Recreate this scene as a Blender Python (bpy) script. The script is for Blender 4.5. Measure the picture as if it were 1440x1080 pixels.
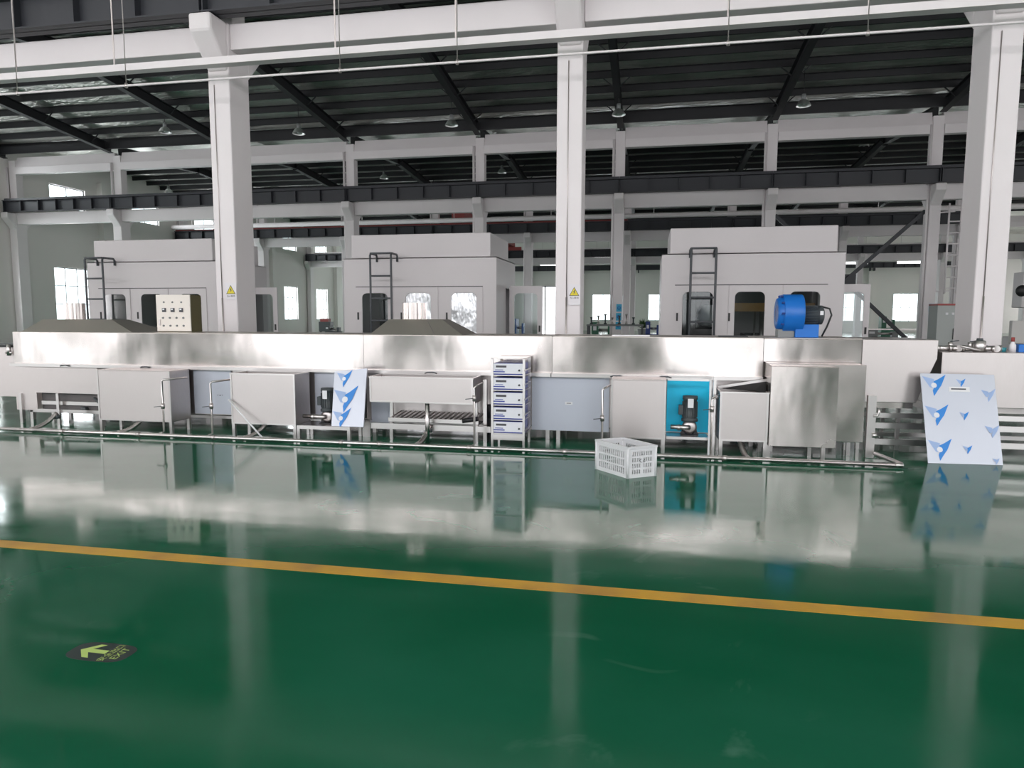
import bpy, bmesh, math, random
from mathutils import Vector, Matrix
random.seed(7)
for o in list(bpy.data.objects): bpy.data.objects.remove(o)
S = bpy.context.scene
COL = S.collection
# ------------------------------------------------------------------ camera
FPX, PITCH, ROLL, YAW, EYE = 962.2, 0.0990144, 0.002618, 0.193632, 1.6
cam_d = bpy.data.cameras.new('camera'); cam = bpy.data.objects.new('camera', cam_d); COL.objects.link(cam)
cam_d.sensor_fit = 'HORIZONTAL'; cam_d.sensor_width = 36; cam_d.lens = 36 * FPX / 1440
cam_d.clip_start = 0.05; cam_d.clip_end = 500
cam.matrix_world = (Matrix.Translation((0, 0, EYE)) @ Matrix.Rotation(YAW, 4, 'Z')
                    @ Matrix.Rotation(math.pi / 2 - PITCH, 4, 'X') @ Matrix.Rotation(ROLL, 4, 'Z'))
S.camera = cam
def ray(px, py):
    x = (px - 720) / FPX; y = -(py - 540) / FPX
    c, s = math.cos(ROLL), math.sin(ROLL); x, y = c * x - s * y, s * x + c * y
    d = (x, math.cos(PITCH) + y * math.sin(PITCH), -math.sin(PITCH) + y * math.cos(PITCH))
    c, s = math.cos(YAW), math.sin(YAW)
    return (c * d[0] - s * d[1], s * d[0] + c * d[1], d[2])
def at(px, py, Y):
    "point of the plane at distance Y that the photo shows at px, py"
    d = ray(px, py); t = Y / d[1]
    return Vector((d[0] * t, Y, EYE + d[2] * t))
def X_(px, Y, py=500): return at(px, py, Y).x
def Z_(px, py, Y): return at(px, py, Y).z
# ------------------------------------------------------------------ world, exposure
SKY = 6.9
w = bpy.data.worlds.new('sky'); S.world = w; w.use_nodes = True
w.node_tree.nodes['Background'].inputs[0].default_value = (0.93, 0.97, 1.0, 1)
w.node_tree.nodes['Background'].inputs[1].default_value = SKY * 0.5
S.view_settings.view_transform = 'Standard'; S.view_settings.look = 'None'
S.view_settings.exposure = -0.1; S.view_settings.gamma = 1.0; S.view_settings.use_curve_mapping = False
def daylight(name, center, sx, sz, face, L=SKY, col=(1.0, 0.935, 0.955)):
    "overcast daylight entering one opening; face = direction it shines"
    l = bpy.data.lights.new(name, 'AREA'); l.shape = 'RECTANGLE'; l.size = sx; l.size_y = sz
    l.energy = L * math.pi * sx * sz; l.color = col
    o = bpy.data.objects.new(name, l); COL.objects.link(o); o.location = center
    o.rotation_euler = Vector(face).to_track_quat('-Z', 'Y').to_euler()
    return o
# ------------------------------------------------------------------ hall layout (metres)
XL, XR, YN, YF = -31.5, 41.0, -8.0, 78.0
def GX(k): return -1.24 + 6.0 * k
ROWS = {'A': 10.9, 'B': 29.4, 'C': 42.0, 'D': 60.0}
ADDED_GATES = [(-27.0, -22.0), (-15.8, -10.7), (-7.6, -3.6), (0.6, 4.4), (9.0, 14.0), (20.0, 25.0)]  # unseen gate openings, added and spaced to brighten the steel fronts
ADDED_GATE_H = 5.2
for i, (a, b) in enumerate(ADDED_GATES):
    daylight('added_gate_light', ((a + b) / 2, YN - 0.45, ADDED_GATE_H / 2), b - a, ADDED_GATE_H, (0, 1, 0), SKY * 0.11)
ADDED_NEAR_WIN = [(GX(k) + 0.7, GX(k) + 5.3) for k in range(-5, 7)]  # unseen upper windows, added to light the column faces
for (a, b) in ADDED_NEAR_WIN:
    daylight('added_near_upper_light', ((a + b) / 2, YN - 0.45, 7.2), b - a, 2.6, (0, 1, 0), SKY)
LEFT_WIN = [(-5.6 + 6 * i, -3.2 + 6 * i) for i in range(14) if not (6.9 < -5.6 + 6 * i + 1.2 < 9)]
LEFT_WIN = [(y0 + 1.6 - 0.05, y1 + 1.6 - 0.05) for y0, y1 in LEFT_WIN]
for (a, b) in LEFT_WIN:
    daylight('daylight_left_window', (XL - 0.35, (a + b) / 2, 2.7), b - a, 3.0, (1, 0, 0), SKY * 1.9)
    daylight('daylight_left_upper_window', (XL - 0.35, (a + b) / 2, 8.0), b - a, 1.2, (1, 0, 0), SKY * 1.9)
FAR_WIN = [(-30.2, -27.8), (-24.2, -21.8), (-18.2, -15.8), (-6.1, -2.5), (0.1, 2.5), (6.6, 9.0), (13.2, 15.6), (19.6, 22.4), (25.1, 27.5), (31.1, 33.5)]
FAR_DOOR = (-11.9, -9.9)
for (a, b) in FAR_WIN:
    daylight('daylight_far_window', ((a + b) / 2, YF + 0.35, 2.6), b - a, 2.9, (0, -1, 0), SKY * 2.0)
daylight('daylight_far_door', ((FAR_DOOR[0] + FAR_DOOR[1]) / 2, YF + 0.35, 2.45), 2.0, 4.9, (0, -1, 0), SKY)
RIGHT_WIN = [(-4 + 6 * i, -1.6 + 6 * i) for i in range(14)]
for (a, b) in RIGHT_WIN:
    daylight('daylight_right_window', (XR + 0.35, (a + b) / 2, 2.7), b - a, 3.0, (-1, 0, 0), SKY * 1.6)

# ------------------------------------------------------------------ materials
def mat(name, col, rough=0.5, metal=0.0, bump=None, noise=None, spec=0.5, trans=0, rn=None, aniso=None, emit=None):
    m = bpy.data.materials.new(name); m.use_nodes = True
    N = m.node_tree.nodes; Lk = m.node_tree.links; b = N['Principled BSDF']
    b.inputs['Base Color'].default_value = (*col, 1); b.inputs['Roughness'].default_value = rough
    b.inputs['Metallic'].default_value = metal; b.inputs['Specular IOR Level'].default_value = spec
    b.inputs['Transmission Weight'].default_value = trans
    tc = N.new('ShaderNodeTexCoord')
    def nz(scale, detail=3, stretch=(1, 1, 1)):
        mp = N.new('ShaderNodeMapping'); mp.inputs['Scale'].default_value = stretch
        Lk.new(tc.outputs['Object'], mp.inputs['Vector'])
        n = N.new('ShaderNodeTexNoise'); n.inputs['Scale'].default_value = scale; n.inputs['Detail'].default_value = detail
        Lk.new(mp.outputs['Vector'], n.inputs['Vector']); return n
    if noise:   # (scale, colour 2, amount, stretch)
        sc, c2, amt = noise[:3]; n = nz(sc, 5, noise[3] if len(noise) > 3 else (1, 1, 1))
        r = N.new('ShaderNodeMapRange'); r.inputs[1].default_value = 0.42; r.inputs[2].default_value = 0.68
        r.inputs[3].default_value = 0; r.inputs[4].default_value = amt
        Lk.new(n.outputs['Fac'], r.inputs[0])
        mx = N.new('ShaderNodeMix'); mx.data_type = 'RGBA'
        mx.inputs[6].default_value = (*col, 1); mx.inputs[7].default_value = (*c2, 1)
        Lk.new(r.outputs[0], mx.inputs[0]); Lk.new(mx.outputs[2], b.inputs['Base Color'])
    if rn:      # (scale, r0, r1, stretch)
        n = nz(rn[0], 4, rn[3] if len(rn) > 3 else (1, 1, 1))
        r = N.new('ShaderNodeMapRange'); r.inputs[1].default_value = 0.35; r.inputs[2].default_value = 0.7
        r.inputs[3].default_value = rn[1]; r.inputs[4].default_value = rn[2]
        Lk.new(n.outputs['Fac'], r.inputs[0]); Lk.new(r.outputs[0], b.inputs['Roughness'])
    if bump:    # list of (scale, strength, distance, stretch)
        prev = None
        for bp in bump:
            n = nz(bp[0], 2, bp[3] if len(bp) > 3 else (1, 1, 1))
            bn = N.new('ShaderNodeBump'); bn.inputs['Strength'].default_value = bp[1]; bn.inputs['Distance'].default_value = bp[2]
            Lk.new(n.outputs['Fac'], bn.inputs['Height'])
            if prev: Lk.new(prev.outputs[0], bn.inputs['Normal'])
            prev = bn
        Lk.new(prev.outputs[0], b.inputs['Normal'])
    return m
M = {}
M['paint'] = mat('white_painted_concrete', (0.82, 0.77, 0.78), 0.55, noise=(0.8, (0.76, 0.715, 0.72), 0.5), bump=[(25, 0.15, 0.004)])
M['wall'] = mat('pale_green_grey_plaster', (0.80, 0.765, 0.74), 0.7, noise=(0.3, (0.75, 0.72, 0.70), 0.6))
M['wall_near'] = mat('near_wall_plaster', (0.45, 0.47, 0.46), 0.8)
M['floor'] = mat('green_epoxy_floor', (0.007, 0.112, 0.052), 0.12, noise=(0.55, (0.018, 0.14, 0.078), 0.8, (1, 1.6, 1)),
                 rn=(0.9, 0.055, 0.16, (1, 2.5, 1)), bump=[(1.6, 0.25, 0.004, (1, 1.5, 1)), (9, 0.06, 0.002)], spec=0.26)
M['yellow_line'] = mat('yellow_floor_paint', (0.68, 0.38, 0.035), 0.4, noise=(2.2, (0.46, 0.24, 0.05), 0.9), spec=0.3)
M['dark_steel'] = mat('dark_grey_painted_steel', (0.035, 0.037, 0.045), 0.5)
M['rafter'] = mat('black_blue_roof_steel', (0.018, 0.019, 0.022), 0.6)
M['purlin'] = mat('galvanised_dark_purlin', (0.022, 0.022, 0.025), 0.55, 0.2)
M['foil'] = mat('silver_roof_foil', (0.74, 0.73, 0.69), 0.34, 0.62, bump=[(2.6, 0.9, 0.12, (1, 2.2, 1)), (9, 0.6, 0.03)], noise=(0.5, (0.42, 0.42, 0.40), 0.9))
M['steel'] = mat('polished_stainless_sheet', (0.62, 0.565, 0.545), 0.22, 1.0, bump=[(1.1, 0.35, 0.03, (1, 1, 0.12)), (3.2, 0.3, 0.012, (1, 1, .35))], rn=(1.6, 0.16, 0.30, (1, 1, 0.6)))
M['satin'] = mat('satin_stainless_sheet', (0.58, 0.535, 0.525), 0.40, 1.0, bump=[(1.2, 0.25, 0.02, (1, 1, .2))], rn=(40, 0.36, 0.5, (6, 1, 0.3)))
M['steel_dull'] = mat('dull_stainless_hood', (0.58, 0.53, 0.49), 0.45, 1.0, bump=[(2, 0.2, 0.02)])
M['pipe'] = mat('stainless_pipe', (0.60, 0.57, 0.56), 0.3, 1.0)
M['film'] = mat('blueish_protective_film', (0.56, 0.59, 0.67), 0.3, 0.15, bump=[(3, 0.1, 0.01)])
M['film_white'] = mat('pale_protective_film', (0.56, 0.59, 0.67), 0.3, 0.1, bump=[(3, 0.1, 0.01)])
M['blue_print'] = mat('blue_print', (0.005, 0.22, 0.68), 0.4)
M['blue_print2'] = mat('faded_blue_print', (0.32, 0.45, 0.72), 0.4)
M['cyan'] = mat('cyan_film', (0.0, 0.56, 0.88), 0.35)
M['enclosure'] = mat('offwhite_powder_coat', (0.68, 0.635, 0.645), 0.45, noise=(0.4, (0.64, 0.60, 0.61), 0.5))
M['gap'] = mat('dark_joint', (0.06, 0.06, 0.06), 0.8)
M['motor'] = mat('grey_motor_enamel', (0.055, 0.065, 0.07), 0.45)
M['black'] = mat('black_rubber', (0.015, 0.015, 0.017), 0.5)
M['blue'] = mat('blue_blower_enamel', (0.004, 0.15, 0.56), 0.35)
M['blue_dark'] = mat('navy_machine_paint', (0.01, 0.04, 0.22), 0.4)
M['white'] = mat('white_plastic', (0.78, 0.78, 0.80), 0.4)
M['crate'] = mat('white_crate_plastic', (0.74, 0.74, 0.76), 0.45)
M['ink'] = mat('grey_black_ink', (0.07, 0.07, 0.08), 0.6)
M['cream'] = mat('cream_cabinet_enamel', (0.82, 0.76, 0.70), 0.45)
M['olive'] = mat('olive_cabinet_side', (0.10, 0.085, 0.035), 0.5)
M['box_white'] = mat('device_front_white', (0.76, 0.77, 0.82), 0.4)
M['box_blue'] = mat('device_indigo', (0.05, 0.07, 0.33), 0.4)
M['yellow'] = mat('warning_yellow', (0.75, 0.62, 0.03), 0.5)
M['paper'] = mat('sign_paper', (0.80, 0.77, 0.80), 0.5)
M['lumi'] = mat('luminescent_yellow_green', (0.55, 0.72, 0.20), 0.45)
M['sticker'] = mat('dark_sticker', (0.02, 0.035, 0.032), 0.35)
M['orange'] = mat('ochre_machine_paint', (0.50, 0.24, 0.02), 0.4)
M['red'] = mat('crane_red_paint', (0.32, 0.05, 0.045), 0.5)
M['green_m'] = mat('machine_green_paint', (0.03, 0.14, 0.08), 0.5)
M['grey_m'] = mat('mid_grey_machine_paint', (0.22, 0.23, 0.23), 0.5)
M['teal'] = mat('teal_plastic', (0.03, 0.25, 0.3), 0.4)
M['sky_blue'] = mat('light_blue_sticker', (0.05, 0.45, 0.70), 0.5)
M['iron'] = mat('dark_iron_ladder', (0.09, 0.095, 0.105), 0.5)
M['lamp'] = mat('lamp_spun_aluminium', (0.7, 0.7, 0.7), 0.3, 0.9)
M['crate_dark'] = mat('dark_grey_sheet', (0.12, 0.11, 0.11), 0.6)
M['alu'] = mat('window_frame_aluminium', (0.16, 0.165, 0.17), 0.5)
M['leaf'] = mat('dusty_leaf', (0.06, 0.12, 0.04), 0.6)
def glass(name, col=(0.9, 0.95, 0.95), rough=0.02, alpha=0.25):
    m = bpy.data.materials.new(name); m.use_nodes = True; N = m.node_tree.nodes; L = m.node_tree.links
    for n in list(N):
        if n.type != 'OUTPUT_MATERIAL': N.remove(n)
    out = N['Material Output']; t = N.new('ShaderNodeBsdfTransparent'); t.inputs[0].default_value = (*col, 1)
    g = N.new('ShaderNodeBsdfGlossy'); g.inputs['Roughness'].default_value = rough
    f0 = N.new('ShaderNodeLayerWeight'); f0.inputs[0].default_value = 0.5
    f = N.new('ShaderNodeMath'); f.operation = 'POWER'; f.inputs[1].default_value = 4; L.new(f0.outputs['Facing'], f.inputs[0])
    a = N.new('ShaderNodeMath'); a.operation = 'MULTIPLY_ADD'; a.inputs[1].default_value = 1; a.inputs[2].default_value = alpha
    a.use_clamp = True; L.new(f.outputs[0], a.inputs[0])
    mx = N.new('ShaderNodeMixShader'); L.new(a.outputs[0], mx.inputs[0]); L.new(t.outputs[0], mx.inputs[1]); L.new(g.outputs[0], mx.inputs[2])
    L.new(mx.outputs[0], out.inputs[0]); return m
def add_scuffs(m):
    N = m.node_tree.nodes; L = m.node_tree.links; b = N['Principled BSDF']; tc = N.new('ShaderNodeTexCoord')
    src = b.inputs['Base Color'].links[0].from_socket
    n = N.new('ShaderNodeTexNoise'); n.inputs['Scale'].default_value = 1.3; n.inputs['Detail'].default_value = 9; n.inputs['Distortion'].default_value = 2.2
    n2 = N.new('ShaderNodeTexNoise'); n2.inputs['Scale'].default_value = 0.55; n2.inputs['Detail'].default_value = 1
    for q in (n, n2): L.new(tc.outputs['Object'], q.inputs['Vector'])
    r1 = N.new('ShaderNodeMapRange'); r1.inputs[1].default_value = 0.60; r1.inputs[2].default_value = 0.72; r1.inputs[4].default_value = 0.5
    r2 = N.new('ShaderNodeMapRange'); r2.inputs[1].default_value = 0.52; r2.inputs[2].default_value = 0.62
    L.new(n.outputs['Fac'], r1.inputs[0]); L.new(n2.outputs['Fac'], r2.inputs[0])
    mu = N.new('ShaderNodeMath'); mu.operation = 'MULTIPLY'; L.new(r1.outputs[0], mu.inputs[0]); L.new(r2.outputs[0], mu.inputs[1])
    mx = N.new('ShaderNodeMix'); mx.data_type = 'RGBA'; mx.inputs[7].default_value = (0.13, 0.27, 0.20, 1)
    L.new(mu.outputs[0], mx.inputs[0]); L.new(src, mx.inputs[6]); L.new(mx.outputs[2], b.inputs['Base Color'])
add_scuffs(M['floor'])
M['water'] = mat('wet_floor_film', (0.03, 0.12, 0.08), 0.03, bump=[(7, .08, .003)], spec=0.9)
M['tube'] = mat('lit_tube_lamp', (0.9, 0.9, 0.9), 0.4)
M['tube'].node_tree.nodes['Principled BSDF'].inputs['Emission Color'].default_value = (1, 1, 1, 1)
M['tube'].node_tree.nodes['Principled BSDF'].inputs['Emission Strength'].default_value = 2.5
M['glass'] = glass('clear_window_glass', alpha=0.0)
M['poly'] = glass('machine_window_polycarbonate', (0.75, 0.78, 0.78), 0.08, 0.05)
M['wrap'] = mat('crumpled_clear_wrap', (0.75, 0.76, 0.78), 0.25, 0.6, bump=[(5, 0.8, 0.06, (1, 1, 0.5))])

# ------------------------------------------------------------------ mesh builder
def woff(o):
    v = Vector((0, 0, 0))
    while o: v += o.location; o = o.parent
    return v
class MB:
    def __init__(s, m='paint'): s.v = []; s.f = []; s.m = []; s.names = [m]; s.cur = 0; s.sm = []
    def mat(s, m):
        if m not in s.names: s.names.append(m)
        s.cur = s.names.index(m); return s
    def add(s, vs, fs, smooth=False):
        n = len(s.v); s.v += [Vector(q) for q in vs]
        for f in fs: s.f.append([i + n for i in f]); s.m.append(s.cur); s.sm.append(smooth)
        return s
    def box(s, x0, x1, y0, y1, z0, z1):
        x0, x1 = sorted((x0, x1)); y0, y1 = sorted((y0, y1)); z0, z1 = sorted((z0, z1))
        vs = [(x, y, z) for z in (z0, z1) for y in (y0, y1) for x in (x0, x1)]
        return s.add(vs, [(0, 2, 3, 1), (4, 5, 7, 6), (0, 1, 5, 4), (2, 6, 7, 3), (0, 4, 6, 2), (1, 3, 7, 5)])
    def prism(s, poly, axis, a, b):
        "extrude a 2-D polygon along an axis: poly in the two other coordinates (x: y,z  y: x,z  z: x,y)"
        def mk(p, t):
            return {'x': (t, p[0], p[1]), 'y': (p[0], t, p[1]), 'z': (p[0], p[1], t)}[axis]
        n = len(poly); vs = [mk(p, a) for p in poly] + [mk(p, b) for p in poly]
        fs = [tuple(range(n)), tuple(range(2 * n - 1, n - 1, -1))] + [(i, i + n, (i + 1) % n + n, (i + 1) % n) for i in range(n)]
        return s.add(vs, fs)
    def bar(s, p, q, w, h=None, up=(0, 0, 1)):
        p, q = Vector(p), Vector(q); h = h or w; d = (q - p).normalized(); up = Vector(up)
        if abs(d.dot(up)) > 0.98: up = Vector((0, 1, 0))
        r = d.cross(up).normalized() * w / 2; u = r.cross(d).normalized() * h / 2
        vs = [c + a * r + b * u for c in (p, q) for a, b in ((-1, -1), (1, -1), (1, 1), (-1, 1))]
        return s.add(vs, [(0, 3, 2, 1), (4, 5, 6, 7), (0, 1, 5, 4), (1, 2, 6, 5), (2, 3, 7, 6), (3, 0, 4, 7)])
    def tube(s, pts, r, n=10, caps=True):
        pts = [Vector(p) for p in pts]; rs = r if isinstance(r, (list, tuple)) else [r] * len(pts)
        vs = []; fs = []; ref = None
        for i, p in enumerate(pts):
            d = (pts[min(i + 1, len(pts) - 1)] - pts[max(i - 1, 0)])
            if d.length < 1e-9: d = pts[-1] - pts[0]
            d.normalize()
            if ref is None: ref = Vector((0, 0, 1)) if abs(d.z) < 0.9 else Vector((0, 1, 0))
            a = d.cross(ref).normalized(); b = a.cross(d).normalized(); ref = b
            vs += [p + rs[i] * (math.cos(2 * math.pi * k / n) * a + math.sin(2 * math.pi * k / n) * b) for k in range(n)]
        for i in range(len(pts) - 1):
            for k in range(n): fs.append((i * n + k, i * n + (k + 1) % n, (i + 1) * n + (k + 1) % n, (i + 1) * n + k))
        s.add(vs, fs, True)
        if caps:
            m = len(s.v) - len(vs)
            s.f.append([m + k for k in range(n)][::-1]); s.m.append(s.cur); s.sm.append(False)
            s.f.append([m + (len(pts) - 1) * n + k for k in range(n)]); s.m.append(s.cur); s.sm.append(False)
        return s
    def lathe(s, c, prof, axis='z', n=24):
        "prof: list of (radius, height)"
        ax = {'x': (Vector((0, 1, 0)), Vector((0, 0, 1)), Vector((1, 0, 0))), 'y': (Vector((0, 0, 1)), Vector((1, 0, 0)), Vector((0, 1, 0))),
              'z': (Vector((1, 0, 0)), Vector((0, 1, 0)), Vector((0, 0, 1)))}[axis]
        c = Vector(c); vs = []; fs = []
        for r, h in prof:
            vs += [c + ax[2] * h + max(r, 1e-4) * (math.cos(2 * math.pi * k / n) * ax[0] + math.sin(2 * math.pi * k / n) * ax[1]) for k in range(n)]
        for i in range(len(prof) - 1):
            for k in range(n): fs.append((i * n + k, i * n + (k + 1) % n, (i + 1) * n + (k + 1) % n, (i + 1) * n + k))
        return s.add(vs, fs, True)
    def quad(s, *ps): return s.add(ps, [tuple(range(len(ps)))])
    def holes(s, outer, holes, a, b, axis='y'):
        "flat plate with holes: outlines in the plane, extruded from a to b"
        cu = bpy.data.curves.new('tmp', 'CURVE'); cu.dimensions = '2D'; cu.fill_mode = 'BOTH'; cu.extrude = abs(b - a) / 2
        for poly in [outer] + list(holes):
            sp = cu.splines.new('POLY'); sp.points.add(len(poly) - 1); sp.use_cyclic_u = True
            for i, p in enumerate(poly): sp.points[i].co = (p[0], p[1], 0, 1)
        o = bpy.data.objects.new('tmp', cu); me = o.to_mesh(); mid = (a + b) / 2
        vs = []
        for v in me.vertices:
            x, y, z = v.co
            vs.append({'y': (x, mid - z, y), 'x': (mid + z, x, y), 'z': (x, y, mid + z)}[axis])
        s.add(vs, [tuple(p.vertices) for p in me.polygons])
        o.to_mesh_clear(); bpy.data.objects.remove(o); bpy.data.curves.remove(cu)
        return s
    def text(s, txt, origin, right, up, size, thick=0.0006):
        cu = bpy.data.curves.new('tmp', 'FONT'); cu.body = txt; cu.size = size; cu.resolution_u = 2
        cu.align_x = 'CENTER'; cu.align_y = 'CENTER'
        o = bpy.data.objects.new('tmp', cu); COL.objects.link(o)
        dg = bpy.context.evaluated_depsgraph_get(); dg.update(); me = o.evaluated_get(dg).to_mesh()
        R_, U_ = Vector(right).normalized(), Vector(up).normalized()
        vs = [Vector(origin) + R_ * v.co.x + U_ * v.co.y for v in me.vertices]
        if len(vs): s.add(vs, [tuple(p.vertices) for p in me.polygons])
        bpy.data.objects.remove(o); bpy.data.curves.remove(cu); return s
    def build(s, name, parent=None, bevel=0, normals=True):
        me = bpy.data.meshes.new(name)
        off = woff(parent) if parent else None
        if off is None:
            xs = [v.x for v in s.v]; ys = [v.y for v in s.v]; zs = [v.z for v in s.v]
            off = Vector(((min(xs) + max(xs)) / 2, (min(ys) + max(ys)) / 2, min(zs)))
        me.from_pydata([v - off for v in s.v], [], s.f)
        for nm in s.names: me.materials.append(M[nm])
        for i, p in enumerate(me.polygons): p.material_index = s.m[i]; p.use_smooth = s.sm[i]
        if normals:
            bm = bmesh.new(); bm.from_mesh(me); bmesh.ops.recalc_face_normals(bm, faces=bm.faces); bm.to_mesh(me); bm.free()
        me.update()
        o = bpy.data.objects.new(name, me); COL.objects.link(o)
        if parent: o.parent = parent
        else: o.location = off
        if bevel:
            b = o.modifiers.new('bevel', 'BEVEL'); b.width = bevel; b.segments = 2; b.limit_method = 'ANGLE'
        return o
def tag(o, label, cat, group=None, kind=None):
    o['label'] = label; o['category'] = cat
    if group: o['group'] = group
    if kind: o['kind'] = kind
    return o
def thing(name, loc, label, cat, group=None):
    o = bpy.data.objects.new(name, None); COL.objects.link(o); o.location = loc; o.empty_display_size = 0.2
    return tag(o, label, cat, group)
def struct(o, label=None):
    o['kind'] = 'structure'
    if label: o['label'] = label
    return o
def copy_tree(o, parent=None):
    c = o.copy(); COL.objects.link(c)
    if parent: c.parent = parent
    for ch in list(o.children): copy_tree(ch, c)
    return c
def rrect(x0, x1, z0, z1, r, n=5, bottom=True):
    pts = []
    for (cx, cz, a0) in ((x1 - r, z1 - r, 0), (x0 + r, z1 - r, 90), (x0 + r, z0 + r, 180), (x1 - r, z0 + r, 270)):
        if not bottom and a0 >= 180:
            pts.append((x0, z0) if a0 == 180 else (x1, z0)); continue
        for i in range(n + 1):
            a = math.radians(a0 + 90 * i / n); pts.append((cx + r * math.cos(a), cz + r * math.sin(a)))
    return pts
def rect(x0, x1, z0, z1): return [(x0, z0), (x1, z0), (x1, z1), (x0, z1)]
ORD = ['first', 'second', 'third', 'fourth', 'fifth', 'sixth', 'seventh', 'eighth', 'ninth', 'tenth', 'eleventh', 'twelfth', 'thirteenth', 'fourteenth', 'fifteenth']

# ================================================================== SETTING
struct(MB('floor').box(XL, XR, YN, YF, -0.1, 0).build('floor'), 'glossy green epoxy factory floor')
T = 0.24
struct(MB('wall_near').box(XL - 3, XR + 3, YN - 3.0, YN - T - .001, -0.1, -0.002).build('floor_light_block'), 'added grey slab outside the near openings, blocking light from below')  # added slab, keeps world light from below off the steel
# left wall with lower and upper windows
hl = [rect(a, b, 1.2, 4.2) for a, b in LEFT_WIN] + [rect(a, b, 7.4, 8.6) for a, b in LEFT_WIN]
struct(MB('wall').holes(rect(YN, YF, 0, 12.5), hl, XL - T, XL, 'x').build('wall_left'))
hf = [rect(a, b, 1.15, 4.05) for a, b in FAR_WIN] + [rect(*FAR_DOOR, 0.0, 4.9)]
hf[-1] = rect(FAR_DOOR[0], FAR_DOOR[1], 0.02, 4.9)
struct(MB('wall').holes(rect(XL - T, XR + T, 0, 12.5), hf, YF, YF + T, 'y').build('wall_far'))
struct(MB('wall').holes(rect(YN, YF, 0, 12.5), [rect(a, b, 1.2, 4.2) for a, b in RIGHT_WIN], XR, XR + T, 'x').build('wall_right'))
struct(MB('wall_near').holes(rect(XL - T, XR + T, 0, 12.5), [rect(a, b, 0.02, ADDED_GATE_H) for a, b in ADDED_GATES] + [rect(a, b, 5.9, 8.5) for a, b in ADDED_NEAR_WIN], YN - T, YN, 'y').build('wall_near'))
wn = [0]
def window(axis, pos, a, b, z0, z1, nx=3, nz=2, split=None):
    wn[0] += 1
    m = MB('alu'); t = 0.05
    def bx(u0, u1, w0, w1, th=0.06):
        if axis == 'x': m.box(pos - th / 2, pos + th / 2, u0, u1, w0, w1)
        else: m.box(u0, u1, pos - th / 2, pos + th / 2, w0, w1)
    bx(a, b, z0, z0 + t); bx(a, b, z1 - t, z1); bx(a, a + t, z0, z1); bx(b - t, b, z0, z1)
    for i in range(1, nx): u = a + (b - a) * i / nx; bx(u - 0.02, u + 0.02, z0, z1, 0.05)
    for i in range(1, nz): u = z0 + (z1 - z0) * i / nz; bx(a, b, u - 0.02, u + 0.02, 0.05)
    o = struct(m.build('window_%d' % wn[0]), None)
    g = MB('glass')
    if axis == 'x': g.box(pos - 0.004, pos + 0.004, a + t, b - t, z0 + t, z1 - t)
    else: g.box(a + t, b - t, pos - 0.004, pos + 0.004, z0 + t, z1 - t)
    g.build('window_pane', o)
for a, b in LEFT_WIN:
    if a > 8:
        window('x', XL - 0.12, a, b, 1.2, 4.2, 3, 3); window('x', XL - 0.12, a, b, 7.4, 8.6, 2, 1)
for a, b in FAR_WIN: window('y', YF + 0.12, a, b, 1.15, 4.05, 3, 2)
# sliding leaf beside the open far doorway
struct(MB('alu').box(FAR_DOOR[0] - 0.1, FAR_DOOR[0], YF - 0.05, YF + T, 0, 5.0).box(FAR_DOOR[1], FAR_DOOR[1] + 0.1, YF - 0.05, YF + T, 0, 5.0)
       .box(FAR_DOOR[0] - 0.1, FAR_DOOR[1] + 0.1, YF - 0.05, YF + T, 4.9, 5.0).box(FAR_DOOR[0] + .35, FAR_DOOR[0] + .5, YF + .02, YF + .1, 0, 4.9).build('door_1'))
# wall pilasters on the left wall and a ledge pipe
pk = 0
for y in [23.4, 35.4, 47.8, 53.8, 66, 72]:
    pk += 1
    struct(MB('wall').box(XL, XL + 0.35, y - 0.2, y + 0.2, 0, 9.2).build('trim_%d' % pk))
for x in [-25.24, -19.24, -13.24, -7.24, 4.76, 10.76, 16.76, 22.76, 28.76]:
    pk += 1
    struct(MB('wall').box(x - 0.2, x + 0.2, YF - 0.35, YF, 0, 9.2).build('trim_%d' % pk))
# ------------------------------------------------------------------ roof
def roofz(Y, y0, y1, s, eave=9.26):
    mid = (y0 + y1) / 2; h = (y1 - y0) / 2
    return eave + s * (h - abs(Y - mid))
SPANS = [(-7.6, 10.9, 0.1), (10.9, 29.4, 0.1), (29.4, 42.0, 0.06), (42.0, 60.0, 0.1), (60.0, 78.0, 0.1)]
m = MB('foil')
for y0, y1, s in SPANS:
    mid = (y0 + y1) / 2; ya = y0 if y0 > 0 else YN
    for a, b in ((ya, mid), (mid, y1)):
        za, zb = roofz(max(a, y0), y0, y1, s) + 0.66, roofz(b, y0, y1, s) + 0.66
        m.prism([(a, za), (b, zb), (b, zb + 0.06), (a, za + 0.06)], 'x', XL, XR)
struct(m.build('ceiling'), 'crinkled silver insulation foil under the roof sheets')
def ibeam(mb, p, q, w, h, t=0.02):
    "I-section from p to q (bottom centre line), vertical web"
    p, q = Vector(p), Vector(q); u = Vector((0, 0, 1))
    mb.bar(p + u * t / 2, q + u * t / 2, w, t); mb.bar(p + u * (h - t / 2), q + u * (h - t / 2), w, t)
    mb.bar(p + u * h / 2, q + u * h / 2, t, h - 2 * t)
SPN = {1: 'over the nearest bay', 2: 'over the middle bay', 3: 'over the far bay'}
def wallord(k):
    return ['on the left wall line', 'one bay in from the left wall', 'two bays in from the left wall', 'three bays in from the left wall', 'four bays in from the left wall',
            'five bays in from the left wall', 'six bays in from the left wall', 'seven bays in from the left wall', 'eight bays in from the left wall', 'nine bays in from the left wall', 'ten bays in from the left wall'][k + 5]
def wallbay(k):
    return ['first', 'second', 'third', 'fourth', 'fifth', 'sixth', 'seventh', 'eighth', 'ninth', 'tenth', 'eleventh'][k + 5] + ' bay from the left wall'
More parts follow.
